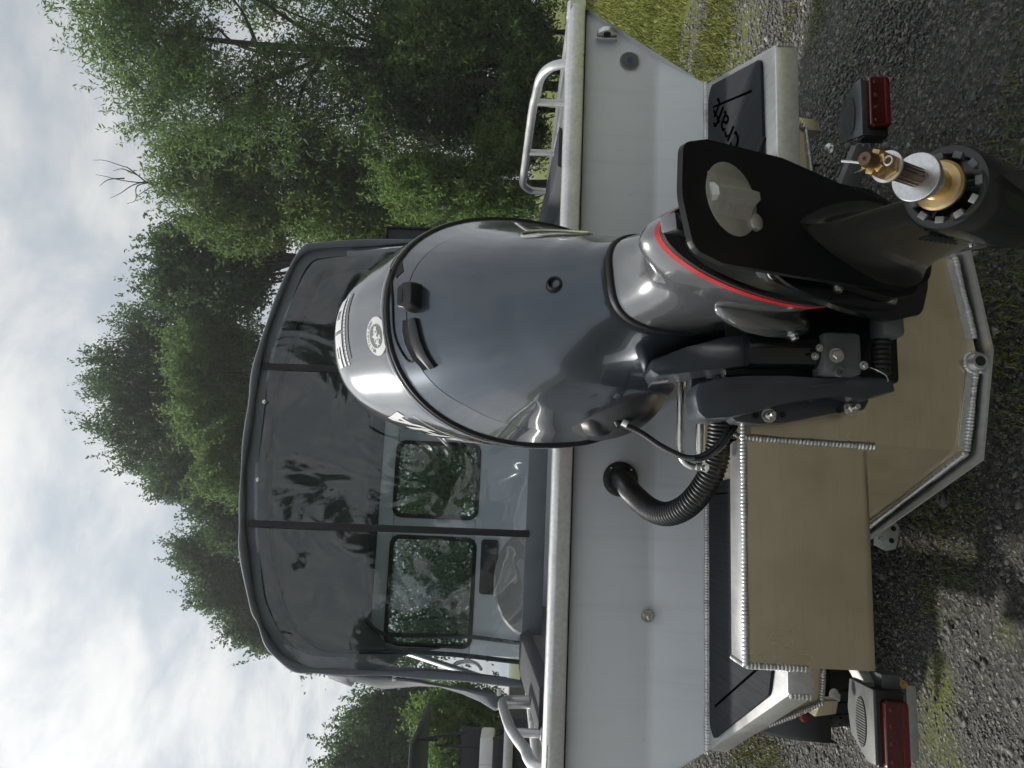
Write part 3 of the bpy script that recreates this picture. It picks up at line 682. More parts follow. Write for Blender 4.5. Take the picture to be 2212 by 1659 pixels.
# moulded emblem ring on the right flank
def flank(sx, cy_, cz_, a, b, t, off=0, rot=.5):
    off = off+2*xo(.9)*(sx > 0)
    u, v = a*math.cos(t), b*math.sin(t); y = cy_+u*math.cos(rot)-v*math.sin(rot); z = cz_+u*math.sin(rot)+v*math.cos(rot)
    return Vector((sx*(side_x(y, z)+off), y, z))
ep = hit(1165, 506) or Vector((.25, -.12, .9)); eh = []
for t in np.linspace(0, 2*math.pi, 44)[:-1]:
    u, v_ = .075*math.copysign(abs(math.cos(t))**.7, math.cos(t)), .030*math.copysign(abs(math.sin(t))**.7, math.sin(t)); y_ = ep.y+.03+u*.80+v_*.6; z_ = max(.6, min(.925, ep.z-.02-u*.6+v_*.8)); eh.append(Vector((side_x(y_, z_)+2*xo(z_)+.0015, y_, z_)))
MB().tube(eh, .004, 8, close=True).build('flank_emblem', 'stainless', motor, **L_)
# decals -------------------------------------------------------------
d1 = hit(740, 795); d2 = hit(752, 645); zc = (d1.z+d2.z)/2; xc_ = (d1.x+d2.x)/2; wd = abs(d2.x-d1.x)
def bar(x0, x1, z0, z1, sh=.0): return [(xc_+wd*x0, z0), (xc_+wd*x1, z0), (xc_+wd*x1, z1), (xc_+wd*x0, z1)]
def deco(name, quads, mat, sub=10, off=.0012):
    V, F = [], []
    for q in quads:
        (x0, z0), (x1, _), (_, z1), _ = q; v, f = grid_patch(x0, x1, z0, z1, sub, 4); k = len(V); V += v; F += [[i+k for i in g] for g in f]
    return mapped(name, V, F, lambda x, z: tuple(onrear(x, z, off)), mat, topc, False)
H_ = .040; zb = zc-.012
def digits(x0, x1, parts): return [bar(x0+(x1-x0)*a, x0+(x1-x0)*b, zb+H_*c, zb+H_*d) for a, b, c, d in parts]
deco('hp_number', digits(-.5, -.02, [(0, 1, .8, 1), (0, .28, .45, .8), (.6, 1, .0, .8), (.28, .6, .42, .58), (0, .6, 0, .22), (.28, .6, .58, .62)]) + digits(.03, .5, [(0, 1, .78, 1), (0, 1, 0, .22), (0, .36, .22, .78), (.64, 1, .22, .78)]), 'decal_white')
deco('number_underline', [bar(-.5+i*.055, -.5+i*.055+.045, zb-.016, zb-.010) for i in range(19)], 'decal_white', 2)
deco('number_band', [bar(-.42, .55, zb-.030, zb-.020)], 'decal_grey', 24)
sp_ = hit(813, 726); s1 = hit(822, 768); s2 = hit(808, 684); sr = abs(s2.x-s1.x)/2*.98
st_z = sp_.z
def disc(r0, r1, n=40, a0=0, a1=2*math.pi):
    V, F = [], []
    for i in range(n+1):
        t = a0+(a1-a0)*i/n
        for j in range(3): r = r0+(r1-r0)*j/2; V.append((sp_.x+r*math.cos(t), st_z+r*.80*math.sin(t)))
    for i in range(n):
        for j in range(2): k = i*3+j; F.append([k, k+1, k+4, k+3])
    return V, F
fn = lambda x, z: tuple(onrear(x, max(1.004, z), .0012)); fn2 = lambda x, z: tuple(onrear(x, max(1.004, z), .0018))
stk = mapped('round_sticker', *disc(sr*.02, sr), fn, 'decal_white', topc, False)
mapped('sticker_centre', *disc(sr*.02, sr*.62), fn2, 'decal_grey', stk, False)
def star(cx_, cz_, r):
    V = [(cx_, cz_)]+[(cx_+(r if k % 2 == 0 else r*.42)*math.sin(k*math.pi/5), cz_+.8*(r if k % 2 == 0 else r*.42)*math.cos(k*math.pi/5)) for k in range(10)]
    return V, [[0, k+1, (k+1) % 10+1] for k in range(10)]
for a, b, r in ((-.36, -.1, .26), (0, .05, .36), (.36, -.02, .24), (-.1, -.34, .2)):
    mapped('sticker_star', *star(sp_.x+a*sr, st_z+b*sr*.8, r*sr), lambda x, z: tuple(onrear(x, max(1.004, z), .0023)), 'decal_white', stk, False)
for k, ch in enumerate('MITHALDW'):
    V, F = text_mesh(ch, sr*.30, 0, .0002, False); t = math.pi-.55-k*(math.pi-1.1)/7; ca, sa = math.cos(t-math.pi/2), math.sin(t-math.pi/2)
    mapped('sticker_letter', [(sp_.x+sr*.8*math.cos(t)+x*ca-y*sa, st_z+.8*(sr*.8*math.sin(t)+x*sa+y*ca)) for x, y, _ in V], F, fn2, 'decal_grey', stk, False)
# maker's name and coloured flashes on the left flank
def flankfn(off): return lambda y, z: (-(side_x(y, z)+off), y, z)
A = hit(862, 902); B = hit(985, 948)
if A is None: A = Vector((-.2, -.3, 1.15))
if B is None: B = Vector((-.27, -.1, 1.08))
V, F = text_mesh('YAMAHA', .1, .3, .003)
xs = [v[0] for v in V]; wT = max(xs)-min(xs); Ly = .42; scT = Ly/wT
y_end = A.y-.02; zslope = (B.z-A.z)/max(.05, (B.y-A.y)) if B else -.1
zslope = max(-.35, min(.1, zslope))
def yam(x, y): yy = y_end+(max(xs)-x)*scT; return (-(side_x(yy, A.z+(yy-A.y)*zslope+y*scT*.95)+.0015), yy, A.z+(yy-A.y)*zslope+y*scT*.95)
mapped('maker_lettering', V, F, yam, 'decal_white', topc, False)
def flash(name, mat, y0, y1, za, zb_, h0, h1, off=.0012, n=30):
    V, F = [], []
    for i in range(n+1):
        t = i/n; y = y0+(y1-y0)*t; z = za+(zb_-za)*t; h = h0+(h1-h0)*t
        V += [(y, z), (y, z+h)]
    F = [[2*i, 2*i+2, 2*i+3, 2*i+1] for i in range(n)]
    return mapped(name, V, F, flankfn(off), mat, topc, False)
flash('red_flash', 'decal_dark_red', -.20, .25, 1.045, 1.03, .016, .05)
flash('gold_flash', 'decal_gold', -.30, -.12, 1.085, 1.055, .001, .016, .0018)
flash('gold_flash', 'decal_gold', -.12, -.02, 1.055, 1.045, .016, .003, .0018)
flash('gold_flash', 'decal_gold', -.05, .10, 1.075, 1.05, .002, .014, .0018)
flash('white_flash', 'decal_white', -.33, -.14, 1.075, 1.068, .0015, .005, .0022)

# --- neck gasket, silver apron and red stripe
NK = (-.193, .18, .0995, 3.2)
m = MB().loft([section(NK, z, 72, g) for z, g in ((.515, -.002), (.517, .002), (.521, .0032), (.527, .003), (.531, .0005))]); m.build('neck_gasket', 'rubber_black', motor, ang=50, **L_)
APR = [(.515, -.189, .20, .098, 3.4), (.48, -.186, .21, .095, 3.3), (.45, -.188, .22, .094, 3.0), (.42, -.200, .235, .095, 2.6), (.395, -.226, .25, .098, 2.2), (.375, -.258, .26, .101, 1.9), (.358, -.280, .27, .104, 1.75), (.335, -.292, .28, .107, 1.7), (.30, -.286, .29, .109, 1.7)]
APR = APR[::-1]
def apr_sec(z, grow=0):
    P = section(smooth_T(APR, z), z, 72, grow); k = max(0, min(1, (.45-z)/.15)); out = []
    for x, y, zz_ in P: out.append((x, y, zz_-k*.16*max(0, y+.28)))
    return out
m = MB().loft([apr_sec(z) for z in zs(.30, .515, 30)]); apr = m.build('mid_apron', 'apron_silver', motor, ang=60, **L_)
m = MB().loft([apr_sec(z, .0012) for z in (.3032, .306, .309, .3122)], cap=False); m.build('red_stripe', 'decal_red', motor, ang=60, **L_)
m = MB().loft([apr_sec(z, .0008) for z in (.2965, .299, .3015)], cap=False); m.build('stripe_edge', 'rubber_black', motor, ang=60, **L_)
# black exhaust housing between the apron and the plate
m = MB(); HS = [(.298, -.250, .285, .104, 1.9), (.27, -.22, .30, .106, 2.1), (.24, -.19, .33, .108, 2.4), (.215, -.17, .36, .112, 2.7)]
def hs_sec(p):
    z = p[0]; return [(x, y, zz_-(.16*max(0, y+.28) if z > .29 else .10*max(0, y+.28)*(z-.215)/.075)) for x, y, zz_ in section(p[1:], z, 64)]
m.loft([hs_sec(p) for p in HS[::-1]]); m.build('exhaust_housing', 'gearcase_black', motor, ang=50, **L_)
# chrome-like rear end of the apron
q = lat(1447, 445, x=.012)
MB().box((.004, -.262, .292), (.030, .05, .030), .006, Matrix.Rotation(.25, 3, 'X')).build('apron_tail_fin', 'apron_silver', motor, **L_)
# anti-ventilation plate
PLT = [(.082, -.345), (.099, -.29), (.108, -.10), (.095, .06), (.088, .22), (.060, .33), (0, .372), (-.055, .345), (-.086, .22), (-.089, .06), (-.092, -.10), (-.092, -.29), (-.078, -.350), (0, -.362)]
pts = rpoly(PLT, [.025, .02, .08, .08, .08, .06, .05, .06, .08, .08, .08, .02, .025, .1], 6)
m = MB().prism([(a, b, .190) for a, b in pts], (0, 0, .010), .003, 3); plate = m.build('ventilation_plate', 'plate_black', motor, ang=50, **L_)
FLG = [(.06, -.16), (.096, -.06), (.118, .10), (.128, .24), (.105, .36), (.04, .415), (-.045, .415), (-.112, .365), (-.134, .24), (-.124, .10), (-.104, -.06), (-.085, -.16)]
pts = rpoly(FLG, .06, 6)
m = MB().prism([(a, b, .2245) for a, b in pts], (0, 0, .015), .004, 3); flg = m.build('gearcase_flange', 'gearcase_black', motor, ang=50, **L_)
m = MB().loft([[(a*k, .1+(b-.1)*k, z_) for a, b in pts] for z_, k in ((.199, .74), (.2255, .78))]); m.build('flange_step', 'plate_black', flg, ang=50, **L_)
for X, Y in ((1800, 622), (1917, 648), (1668, 583)):
    p_ = lat(X, Y, z=.2235); MB().bolt((p_.x, p_.y, .2242), (0, 0, -1), .0115, .014).build('flange_bolt', 'washer_steel', flg, **L_)
    MB().bolt((-p_.x, p_.y, .2242), (0, 0, -1), .0115, .014).build('flange_bolt', 'washer_steel', flg, **L_)
# anode: round base with a cast fin
ac = Vector((.012, -.250, .1918))
an = MB().lathe(ac, (0, 0, -1), [(-.002, .0585), (.003, .0575), (.0042, .055)], 48).build('trim_anode', 'anode_zinc', motor, ang=40, **L_)
m = MB(); pr = [(-.040, 0), (-.020, .018), (.028, .022), (.040, .010), (.047, 0)]
m.loft([[ac+Vector((x_*.62*w_+.012*(y_+.01)*20*0, y_, -.004-h*(1 if abs(w_) < .5 else .25))) for w_ in (-1, -.28, .28, 1) for y_, h in ((yy, hh),)] for yy, hh in ((-.05, .004), (-.046, .016), (-.01, .022), (.03, .024), (.036, .022), (.055, .004))], closed=False) if False else None
def fin(y0, h): return [ac+Vector((x_, y0, -.004-z_)) for x_, z_ in ((-.030, 0), (-.012, .45*h), (-.005, h), (.006, h), (.016, .42*h), (.034, 0))]
m = MB().loft([fin(-.052, .003), fin(-.046, .012), fin(-.01, .020), (fin(.030, .025)), fin(.034, .024), fin(.036, .002)]); m.build('anode_fin', 'anode_zinc', an, ang=20, **L_)
MB().lathe(ac+Vector((-.03, .048, -.002)), (0, 0, -1), [(0, .014), (.006, .013), (.008, .010)], 18).build('anode_boss', 'anode_zinc', an, **L_)
# gearcase strut, bullet and skeg
def foil(y0, y1, th, z, n=30):
    out = []; pk = (.62**.85)*(.38**.42)
    for i in range(n):
        t = .5-.5*math.cos(math.pi*i/(n-1)); y = y0+(y1-y0)*t; out.append((th*(t**.85)*((1-t)**.42)/pk, y, z))
    return out + [(-x, y, zz_) for x, y, zz_ in out[-2:0:-1]]
GS = [(.1905, -.085, .345, .080), (.186, -.060, .342, .066), (.178, -.042, .338, .054), (.165, -.031, .332, .046), (.145, -.025, .325, .041), (.11, -.017, .322, .038), (.08, -.010, .325, .040), (.055, -.004, .33, .046), (.025, .002, .34, .054), (-.02, .01, .34, .050), (-.045, .02, .33, .030), (-.062, .03, .30, .016), (-.12, .06, .25, .010), (-.22, .12, .26, .006), (-.30, .18, .27, .003)]
m = MB().loft([foil(a, b, th, z) for z, a, b, th in GS]); strut = m.build('gearcase', 'gearcase_black', motor, ang=60, **L_)
bul = [(-.052, .006), (-.051, .0595), (-.048, .062), (.0, .0625), (.06, .063), (.2, .062), (.30, .055), (.38, .040), (.43, .020), (.447, .004)]
m = MB()
prof = [(.03, .050), (-.0005, .0505), (-.0012, .0545), (-.0012, .0605), (.004, .0632), (.06, .0640), (.2, .062), (.30, .055), (.38, .040), (.43, .020), (.447, .003)]
m.lathe((0, 0, 0), (0, 1, 0), prof, 64); bul_ = m.build('gearcase_bullet', 'gearcase_black', motor, ang=35, **L_)
# castellated bearing carrier ring inside the bullet
m = MB(); K = 11
for k in range(K):
    t = 2*math.pi*k/K; c_, s_ = math.cos(t), math.sin(t); rr = Vector((c_, 0, s_)); tt_ = Vector((-s_, 0, c_))
    m.box(rr*.0475+Vector((0, .004, 0)), (.013, .014, .010), .001, Matrix((tt_, Vector((0, 1, 0)), rr)).transposed())
m.build('carrier_teeth', 'step_grey', bul_, **L_)
MB().lathe((0, .002, 0), (0, 1, 0), [(0, .0525), (0, .0495), (.02, .0495), (.02, .0525)], 48, close=True).build('carrier_ring', 'step_grey', bul_, **L_)
MB().lathe((0, .035, 0), (0, 1, 0), [(0, .010), (0, .051), (.004, .051)], 40).build('carrier_face', 'plate_black', bul_, **L_)
for k in range(3):
    t = 2*math.pi*k/3+.4; MB().box((.032*math.cos(t), .022, .032*math.sin(t)), (.006, .03, .03), .001, Matrix.Rotation(-t+math.pi/2, 3, 'Y')).build('carrier_web', 'plate_black', bul_, **L_)
# water intake slits on the left cheek
for k in range(8):
    y = .09+k*.013; z = .075-k*.002; x = -.0395
    MB().box((x, y, z), (.006, .004, .022), .0012, Matrix.Rotation(.25, 3, 'X')).build('intake_slit', 'plate_black', strut, **L_)
MB().bolt((-.044, .20, .055), (-1, 0, 0), .004, .004).build('intake_screw', 'stainless', strut, **L_)
# propeller shaft parts
ax = (0, -1, 0)
MB().lathe((0, 0, 0), ax, [(-.03, .012), (.0, .0125), (.17, .0125), (.172, .0105), (.218, .0105), (.223, .0085)], 32).build('propeller_shaft', 'shaft_steel', motor, **L_)
ps = MB()
for k in range(14):
    t = 2*math.pi*k/14; ps.box((.0128*math.cos(t), -.118, .0128*math.sin(t)), (.0022, .085, .0030), 0, Matrix.Rotation(-t, 3, 'Y'))
ps.build('shaft_splines', 'shaft_steel', motor, smooth=False, **L_)
MB().lathe((0, 0, 0), ax, [(.004, .015), (.004, .032), (.014, .0365), (.020, .0365), (.024, .033), (.026, .022), (.050, .019), (.052, .013)], 48).build('thrust_hub', 'bronze', motor, ang=25, **L_)
MB().lathe((0, 0, 0), ax, [(.050, .013), (.050, .0245), (.076, .0255), (.078, .0335), (.087, .0340), (.088, .033), (.088, .013)], 48).build('thrust_washer', 'washer_steel', motor, ang=25, **L_)
MB().lathe((0, 0, 0), ax, [(.163, .0115), (.163, .0215), (.1665, .0215), (.1668, .0115)], 40).build('flat_washer', 'washer_steel', motor, ang=25, **L_)
m = MB().lathe((0, 0, 0), ax, [(.168, .0185), (.186, .0185), (.190, .0165)], 6)
for k in range(6):
    t = 2*math.pi*(k+.5)/6; m.box((.0125*math.cos(t), -.196, .0125*math.sin(t)), (.0072, .014, .0105), .001, Matrix.Rotation(-t, 3, 'Y'))
nut = m.build('castle_nut', 'brass', motor, ang=25, **L_)
MB().lathe((0, 0, 0), ax, [(.2232, .0), (.2234, .0026), (.2235, .0027)], 14).build('shaft_centre_mark', 'plate_black', motor, **L_)
cp = MB()
cp.tube([(.004, -.196, .013), (.013, -.200, .030), (.018, -.203, .041)], .0017, 8); cp.tube([(-.001, -.196, .013), (-.001, -.190, .026), (.002, -.182, .036)], .0017, 8)
cp.tube([(-.006+.0055*math.cos(t), -.199, -.018+.0055*math.sin(t)) for t in np.linspace(0, 6.28, 16)], .0018, 8)
cp.build('cotter_pin', 'stainless', motor, **L_)
# --- mount covers on the leg and swivel arm
A_ = lat(1546, 664, x=-.098); B_ = lat(1742, 700, x=-.112); dl = (B_-A_); Lm = dl.length; dl.normalize()
nm = Vector((-.82, -.50, -.28)); nm = (nm-dl*nm.dot(dl)).normalized(); bm_ = dl.cross(nm)
secs = []
for t, r_, h_ in ((0, .002, .002), (.03, .011, .009), (.14, .021, .022), (.32, .029, .034), (.55, .031, .037), (.78, .028, .034), (.92, .020, .026), (.985, .012, .014), (1, .004, .004)):
    cc = A_+dl*Lm*t; secs.append([cc+bm_*r_*math.copysign(abs(math.cos(u))**.75, math.cos(u))+nm*h_*math.copysign(abs(math.sin(u))**.75, math.sin(u)) for u in np.linspace(0, 2*math.pi, 28)[:-1]])
mcv = MB().loft(secs).build('mount_cover', 'apron_silver', motor, ang=50, **L_)
bp = A_+dl*Lm*.76+nm*.0345; MB().lathe(bp-nm*.002, nm, [(0, .0155), (.0012, .0155), (.0016, .013)], 24).build('bolt_recess', 'plate_black', mcv, **L_)
MB().bolt(bp, nm, .0085, .009).build('mount_bolt', 'stainless', mcv, **L_)
# --- swivel bracket and clamp brackets (fixed to the boat, so in the boat's frame)
def at_(X, Y, y): return at(X, Y, y=y)
sw = [(1405, 800), (1410, 775), (1480, 750), (1560, 728), (1625, 722), (1645, 730), (1690, 772), (1715, 778), (1700, 784), (1640, 786), (1590, 792), (1520, 800), (1470, 806), (1425, 812)]
m = MB().prism([at_(X, Y, -.72) for X, Y in sw], (0, .12, 0), .004); m.build('swivel_bracket', 'bracket_slate', motor, ang=35)
clip = [(1402, 836), (1408, 826), (1445, 822), (1440, 808), (1425, 806)]
MB().prism([at_(X, Y, -.675) for X, Y in clip], (0, .02, 0), .003).build('tilt_lock_lever', 'aluminium_tube', motor)
def clamp(mirror=False):
    upp = [(1500, 850), (1508, 826), (1545, 818), (1610, 812), (1700, 812), (1790, 818), (1850, 818), (1868, 812), (1928, 818), (1936, 846), (1895, 848), (1872, 866), (1815, 850), (1700, 868), (1640, 886), (1570, 902), (1525, 906), (1508, 890)]
    low = [(1560, 880), (1640, 880), (1720, 868), (1800, 852), (1880, 862), (1868, 885), (1800, 893), (1700, 912), (1640, 916), (1590, 912)]
    def P(X, Y, y):
        p = at(X, Y, y=y)
        if mirror: p.x = -p.x+.0
        return p
    m = MB().prism([P(X, Y, -.745) for X, Y in upp], (0, .09, 0), .005, 2); o = m.build('clamp_bracket', 'bracket_slate', motor, ang=35)
    m = MB().prism([P(X, Y, -.690) for X, Y in low], (0, .05, 0), .004); m.build('clamp_flange', 'bracket_slate', o, ang=35)
    for X, Y in ((1660, 898), (1838, 882)):
        c = P(X, Y, -.692); MB().bolt(c, (0, -1, 0), .0105, .012).build('clamp_nut', 'stainless', o); MB().lathe(c, (0, -1, 0), [(0, .0062), (.030, .0062), (.032, .005)], 16).build('clamp_stud', 'stainless', o)
    for X, Y in ((1632, 897), (1690, 896), (1812, 886)):
        c = P(X, Y, -.691); MB().lathe(c, (0, -1, 0), [(0, .0065), (.0006, .0065)], 16).build('bolt_hole', 'plate_black', o)
    a, b, c_ = P(1748, 868, -.692), P(1835, 822, -.745), P(1748, 845, -.745)
    MB().prism([P(1748, 872, -.69), P(1752, 838, -.748), P(1830, 826, -.748)], (.006, 0, 0), .001).build('clamp_rib', 'bracket_slate', o)
clamp(); clamp(True)
# dark well between the brackets with the trim ram
m = MB().box((-.0, -.655, .99), (.17, .06, .36), .01); m.build('swivel_back', 'plate_black', motor)
a, b = at(1610, 760, y=-.73), at(1768, 762, y=-.73); MB().tube([a, b], .034, 20).build('trim_cylinder', 'gearcase_black', motor)
m = MB(); c = at(1805, 770, y=-.74); m.box(c, (.085, .07, .075), .01); tm = m.build('trim_motor', 'step_grey', motor)
for X, Y, r_ in ((1806, 768, .010), (1770, 752, .005), (1760, 770, .005), (1865, 790, .006)):
    c = at(X, Y, y=-.778); MB().bolt(c, (0, -1, 0), r_, .008).build('trim_bolt', 'stainless', tm)
c = at(1812, 803, y=-.778); MB().lathe(c, (0, -1, 0), [(0, .011), (.006, .010), (.006, .005), (.002, .004)], 18).build('trim_port', 'step_grey', tm)
a, b = at(1858, 772, y=-.72), at(1930, 775, y=-.72)
rr = resample([at(1903, 735, y=-.73), at(1903, 812, y=-.73)], .005); MB().tube(rr, [.017+.0018*(i % 2) for i in range(len(rr))], 16).build('lower_pin_boot', 'rubber_black', motor)
MB().box(at(1915, 706, y=-.74), (.05, .06, .045), .008).build('lower_pin_block', 'step_grey', motor)
w_ = cr([at(1868, 790, y=-.775), at(1895, 800, y=-.79), at(1915, 812, y=-.79), at(1918, 824, y=-.775)], 6); MB().tube(w_, .0012, 6).build('bonding_wire', 'stainless', motor)
# steering link rods
p = [at(X, Y, y=-.56) for X, Y in ((1470, 820), (1470, 900), (1470, 970), (1475, 992), (1490, 1006), (1512, 1010))]
rodm = MB().tube(cr(p, 6), .0082, 14).build('steering_rod', 'stainless', motor)
MB().tube([at(1513, 852, y=-.565), at(1513, 1002, y=-.565)], .0105, 16).build('steering_tube', 'stainless', motor)
MB().box(at(1513, 1009, y=-.565), (.018, .022, .024), .003).build('rod_end', 'stainless', motor)
MB().bolt(at(1522, 1010, y=-.578), (0, -1, -.4), .007, .008).build('rod_nut', 'stainless', motor)
MB().tube([at(1513, 858, y=-.565), at(1513, 838, y=-.565)], .0125, 6).build('tube_nut', 'stainless', motor)
MB().box(at(1503, 838, y=-.60), (.05, .05, .034), .005).build('tilt_tube_boss', 'bracket_slate', motor)
# grommet and control cables out of the lower cowl
gp = at(1300, 908, d=1.72)
MB().lathe(gp, (-.3, -.8, -.4), [(-.02, .045), (.0, .040), (.012, .034), (.020, .020)], 24).build('cable_grommet', 'plastic_black', motor)
cb = [at(1306, 900, d=1.70), at(1322, 905, d=1.69), at(1342, 915, d=1.68), at(1385, 935, d=1.66), at(1430, 965, d=1.63), at(1480, 988, d=1.60), at(1515, 986, d=1.58), at(1550, 962, d=1.57), at(1572, 930, d=1.57), at(1590, 902, d=1.60)]
MB().tube(cr(cb, 6), .0068, 10).build('control_cable', 'rubber_black', motor)
cb2 = [at(1500, 992, d=1.575), at(1528, 988, d=1.57), at(1560, 964, d=1.555), at(1584, 930, d=1.56), at(1600, 900, d=1.60)]
MB().tube(cr(cb2, 6), .0048, 10).build('control_cable', 'rubber_black', motor)
MB().tube([at(1345, 911, d=1.675), at(1356, 917, d=1.672)], .0085, 12).build('cable_tag', 'decal_white', motor)
MB().tube([at(1312, 896, d=1.70), at(1330, 902, d=1.69), at(1340, 920, d=1.68)], .010, 12).build('cable_elbow', 'plastic_black', motor)

# ================================================================== RIGGING HOSE
c0 = at(1340, 1035, y=KY-.004)
hose = empty('rigging_hose', c0, 'black corrugated rigging hose curving from the transom to the motor', 'hose')
MB().lathe(c0, (0, -1, 0), [(0, .052), (.006, .051), (.008, .048), (.008, .033), (.022, .031)], 40).build('hose_flange', 'plastic_black', hose)
for k in range(4):
    t = k*math.pi/2+.75; MB().bolt((c0.x+.042*math.cos(t), c0.y-.007, c0.z+.042*math.sin(t)), (0, -1, 0), .004, .003, False).build('flange_screw', 'stainless', hose)
hp_ = [c0+Vector((0, -.01, 0)), c0+Vector((-.012, -.06, -.004)), at(1368, 1068, y=-.16), at(1405, 1100, y=-.24), at(1445, 1110, y=-.31), at(1490, 1088, y=-.38), at(1530, 1035, y=-.43), at(1552, 970, y=-.46), at(1558, 900, y=-.48), at(1556, 830, y=-.50), at(1545, 770, y=-.52)]
pts = resample(cr(hp_, 14), .0024); MB().tube(pts, [.0305 if (i//2) % 2 else .0268 for i in range(len(pts))], 24).build('corrugated_hose', 'hose_black', hose, ang=70)
# ================================================================== TRAILER
trl = empty('boat_trailer', (0, 1.2, 0), 'galvanised boat trailer with red tail lights and step plates under the boat', 'trailer')
G = 'galvanised'
def beam(a, b, w, h, name='frame_rail', mat=G, bev=.006, par=None):
    a, b = Vector(a), Vector(b); d = (b-a); L = d.length; d.normalize(); s_ = d.cross(Vector((0, 0, 1))).normalized(); u_ = s_.cross(d)
    return MB().box((a+b)/2, (w, L, h), bev, Matrix((s_, d, u_)).transposed()).build(name, mat, par or trl)
beam((-.80, .55, .40), (-.62, 3.4, .42), .06, .12); beam((.80, .55, .40), (.62, 3.4, .42), .06, .12)
beam((-.80, .60, .40), (.80, .60, .40), .06, .10, 'rear_crossmember'); beam((-1.0, 1.55, .33), (1.0, 1.55, .33), .07, .07, 'axle'); beam((-.7, 2.4, .42), (.7, 2.4, .42), .06, .10, 'crossmember')
beam((-.62, 3.4, .42), (0, 4.8, .42), .06, .12); beam((.62, 3.4, .42), (0, 4.8, .42), .06, .12); beam((0, 4.7, .42), (0, 6.4, .42), .08, .08, 'drawbar')
for sx in (-1, 1):
    beam((sx*.45, .15, .60), (sx*.40, 3.2, .60), .09, .06, 'bunk_board', 'bolster_dark'); 
    for y_ in (.65, 2.3): beam((sx*.44, y_, .40), (sx*.44, y_, .58), .05, .05, 'bunk_post') if False else MB().box((sx*.44, y_, .50), (.06, .06, .16), .004).build('bunk_post', G, trl)
# perforated bunk bracket that shows left of the pod
pb = [at(X, Y, y=.1) for X, Y in ((1888, 1122), (1935, 1126), (1944, 1140), (1936, 1186), (1915, 1190), (1888, 1176))]
br = MB().prism(pb, (0, .008, 0), .002).build('bunk_bracket', G, trl)
for X, Y in ((1905, 1140), (1930, 1142), (1904, 1165), (1926, 1168)):
    c = at(X, Y, y=.098); MB().lathe(c, (0, -1, 0), [(0, .009), (.002, .009), (.004, .007)] if X < 1910 else [(0, .008), (.0006, .008)], 16).build('bracket_bolt' if X < 1910 else 'bracket_hole', G if X < 1910 else 'plate_black', br)
def light(sx, c, zt_):
    # step plate on top of a dark housing, red lens on its rear
    x0, x1 = c[0]-.10, c[0]+.10; y0 = c[1]; 
    if sx < 0: P = [(c[0]+.115, y0), (c[0]+.115, y0+.165), (c[0]+.02, y0+.185), (c[0]-.055, y0+.165), (c[0]-.11, y0+.055), (c[0]-.105, y0)]
    else: P = [(c[0]-.115, y0), (c[0]-.05, y0+.19), (c[0]+.03, y0+.205), (c[0]+.10, y0+.165), (c[0]+.125, y0+.045), (c[0]+.115, y0)]
    if sx > 0: P = P[::-1]
    hs = MB().prism([(a, b, zt_-.010) for a, b in P], (0, 0, .010), .002).build('step_plate', 'step_grey' if sx < 0 else 'bracket_slate', trl)
    ov = [(c[0]+(.0 if sx < 0 else .01)+.076*math.cos(t), y0+.085+.036*math.sin(t), zt_+.0006) for t in np.linspace(0, 6.283, 40)[:-1]]
    MB().prism(ov, (0, 0, .0015)).build('grip_insert', 'rubber_black', hs)
    for k in range(17):
        x = -.066+k*.00825; hw = .036*math.sqrt(max(0, 1-(x/.076)**2))*.95
        MB().box((c[0]+(.0 if sx < 0 else .01)+x, y0+.085, zt_+.003), (.0036, 2*hw, .003), .0006).build('grip_rib', 'step_grey', hs)
    MB().box((c[0]+.0, y0+.035, zt_-.055), (.225, .060, .088), .004).build('light_housing', 'plastic_black', trl)
    if sx < 0: MB().box((c[0]+.02, y0+.012, zt_-.125), (.22, .004, .03), .001).build('light_mount_plate', G, trl)
    q = rpoly([(-.1015, -.038), (.1015, -.038), (.1015, .038), (-.1015, .038)], .014, 5)
    cx_, cz_ = c[0]-.012*(1 if sx < 0 else -1), zt_-.060
    secs = [[(cx_+p[0]*k, y0+d_, cz_+p[1]*k) for p in q] for d_, k in ((.006, 1.0), (-.012, 1.0), (-.020, .985), (-.023, .95))]
    ln = MB().loft(secs).build('tail_light_lens', 'red_lens', trl, ang=40)
    MB().box((cx_, y0-.0235, cz_+.036), (.185, .003, .002)).build('lens_edge', 'stainless', ln)
    MB().box((cx_, y0-.0232, cz_-.026), (.180, .0022, .018), .0006).build('reflex_band', 'led_red', ln)
    for i in range(4):
        for j in range(1):
            MB().lathe((cx_-.075+i*.05+j*.025*0, y0-.0225, cz_+.016-j*.036), (0, -1, 0), [(0, .0085), (.0012, .007), (.0018, .003)], 14).build('led', 'led_red' if j == 0 else 'red_lens', ln)
lc = at(1890, 1575, z=.45); light(-1, (lc.x, lc.y), .452)
rc = at(1862, 230, z=.36); light(1, (rc.x, rc.y), .362)
beam((lc.x+.10, lc.y+.10, .40), (-.70, .62, .42), .05, .075, 'light_arm'); beam((rc.x-.11, rc.y+.10, .315), (.74, .62, .40), .05, .075, 'light_arm', 'step_grey')
beam((lc.x+.13, lc.y+.04, .375), (lc.x+.13, lc.y+.25, .375), .05, .06, 'arm_clamp', 'step_grey')
for k in range(3): MB().bolt((lc.x+.13, lc.y+.02+.045*k, .345-.01*k), (.2, -1, 0), .009, .012).build('arm_bolt', 'brass', trl)
MB().lathe(at(1806, 1502, y=.42), (0, -.6, 1), [(0, .016), (.006, .022), (.010, .020)], 20).build('guide_cap', 'stainless', trl)
MB().lathe(at(1792, 320, y=.62), (-.4, -.8, .3), [(0, .020), (.010, .020), (.012, .012)], 20).build('guide_cap', 'stainless', trl)
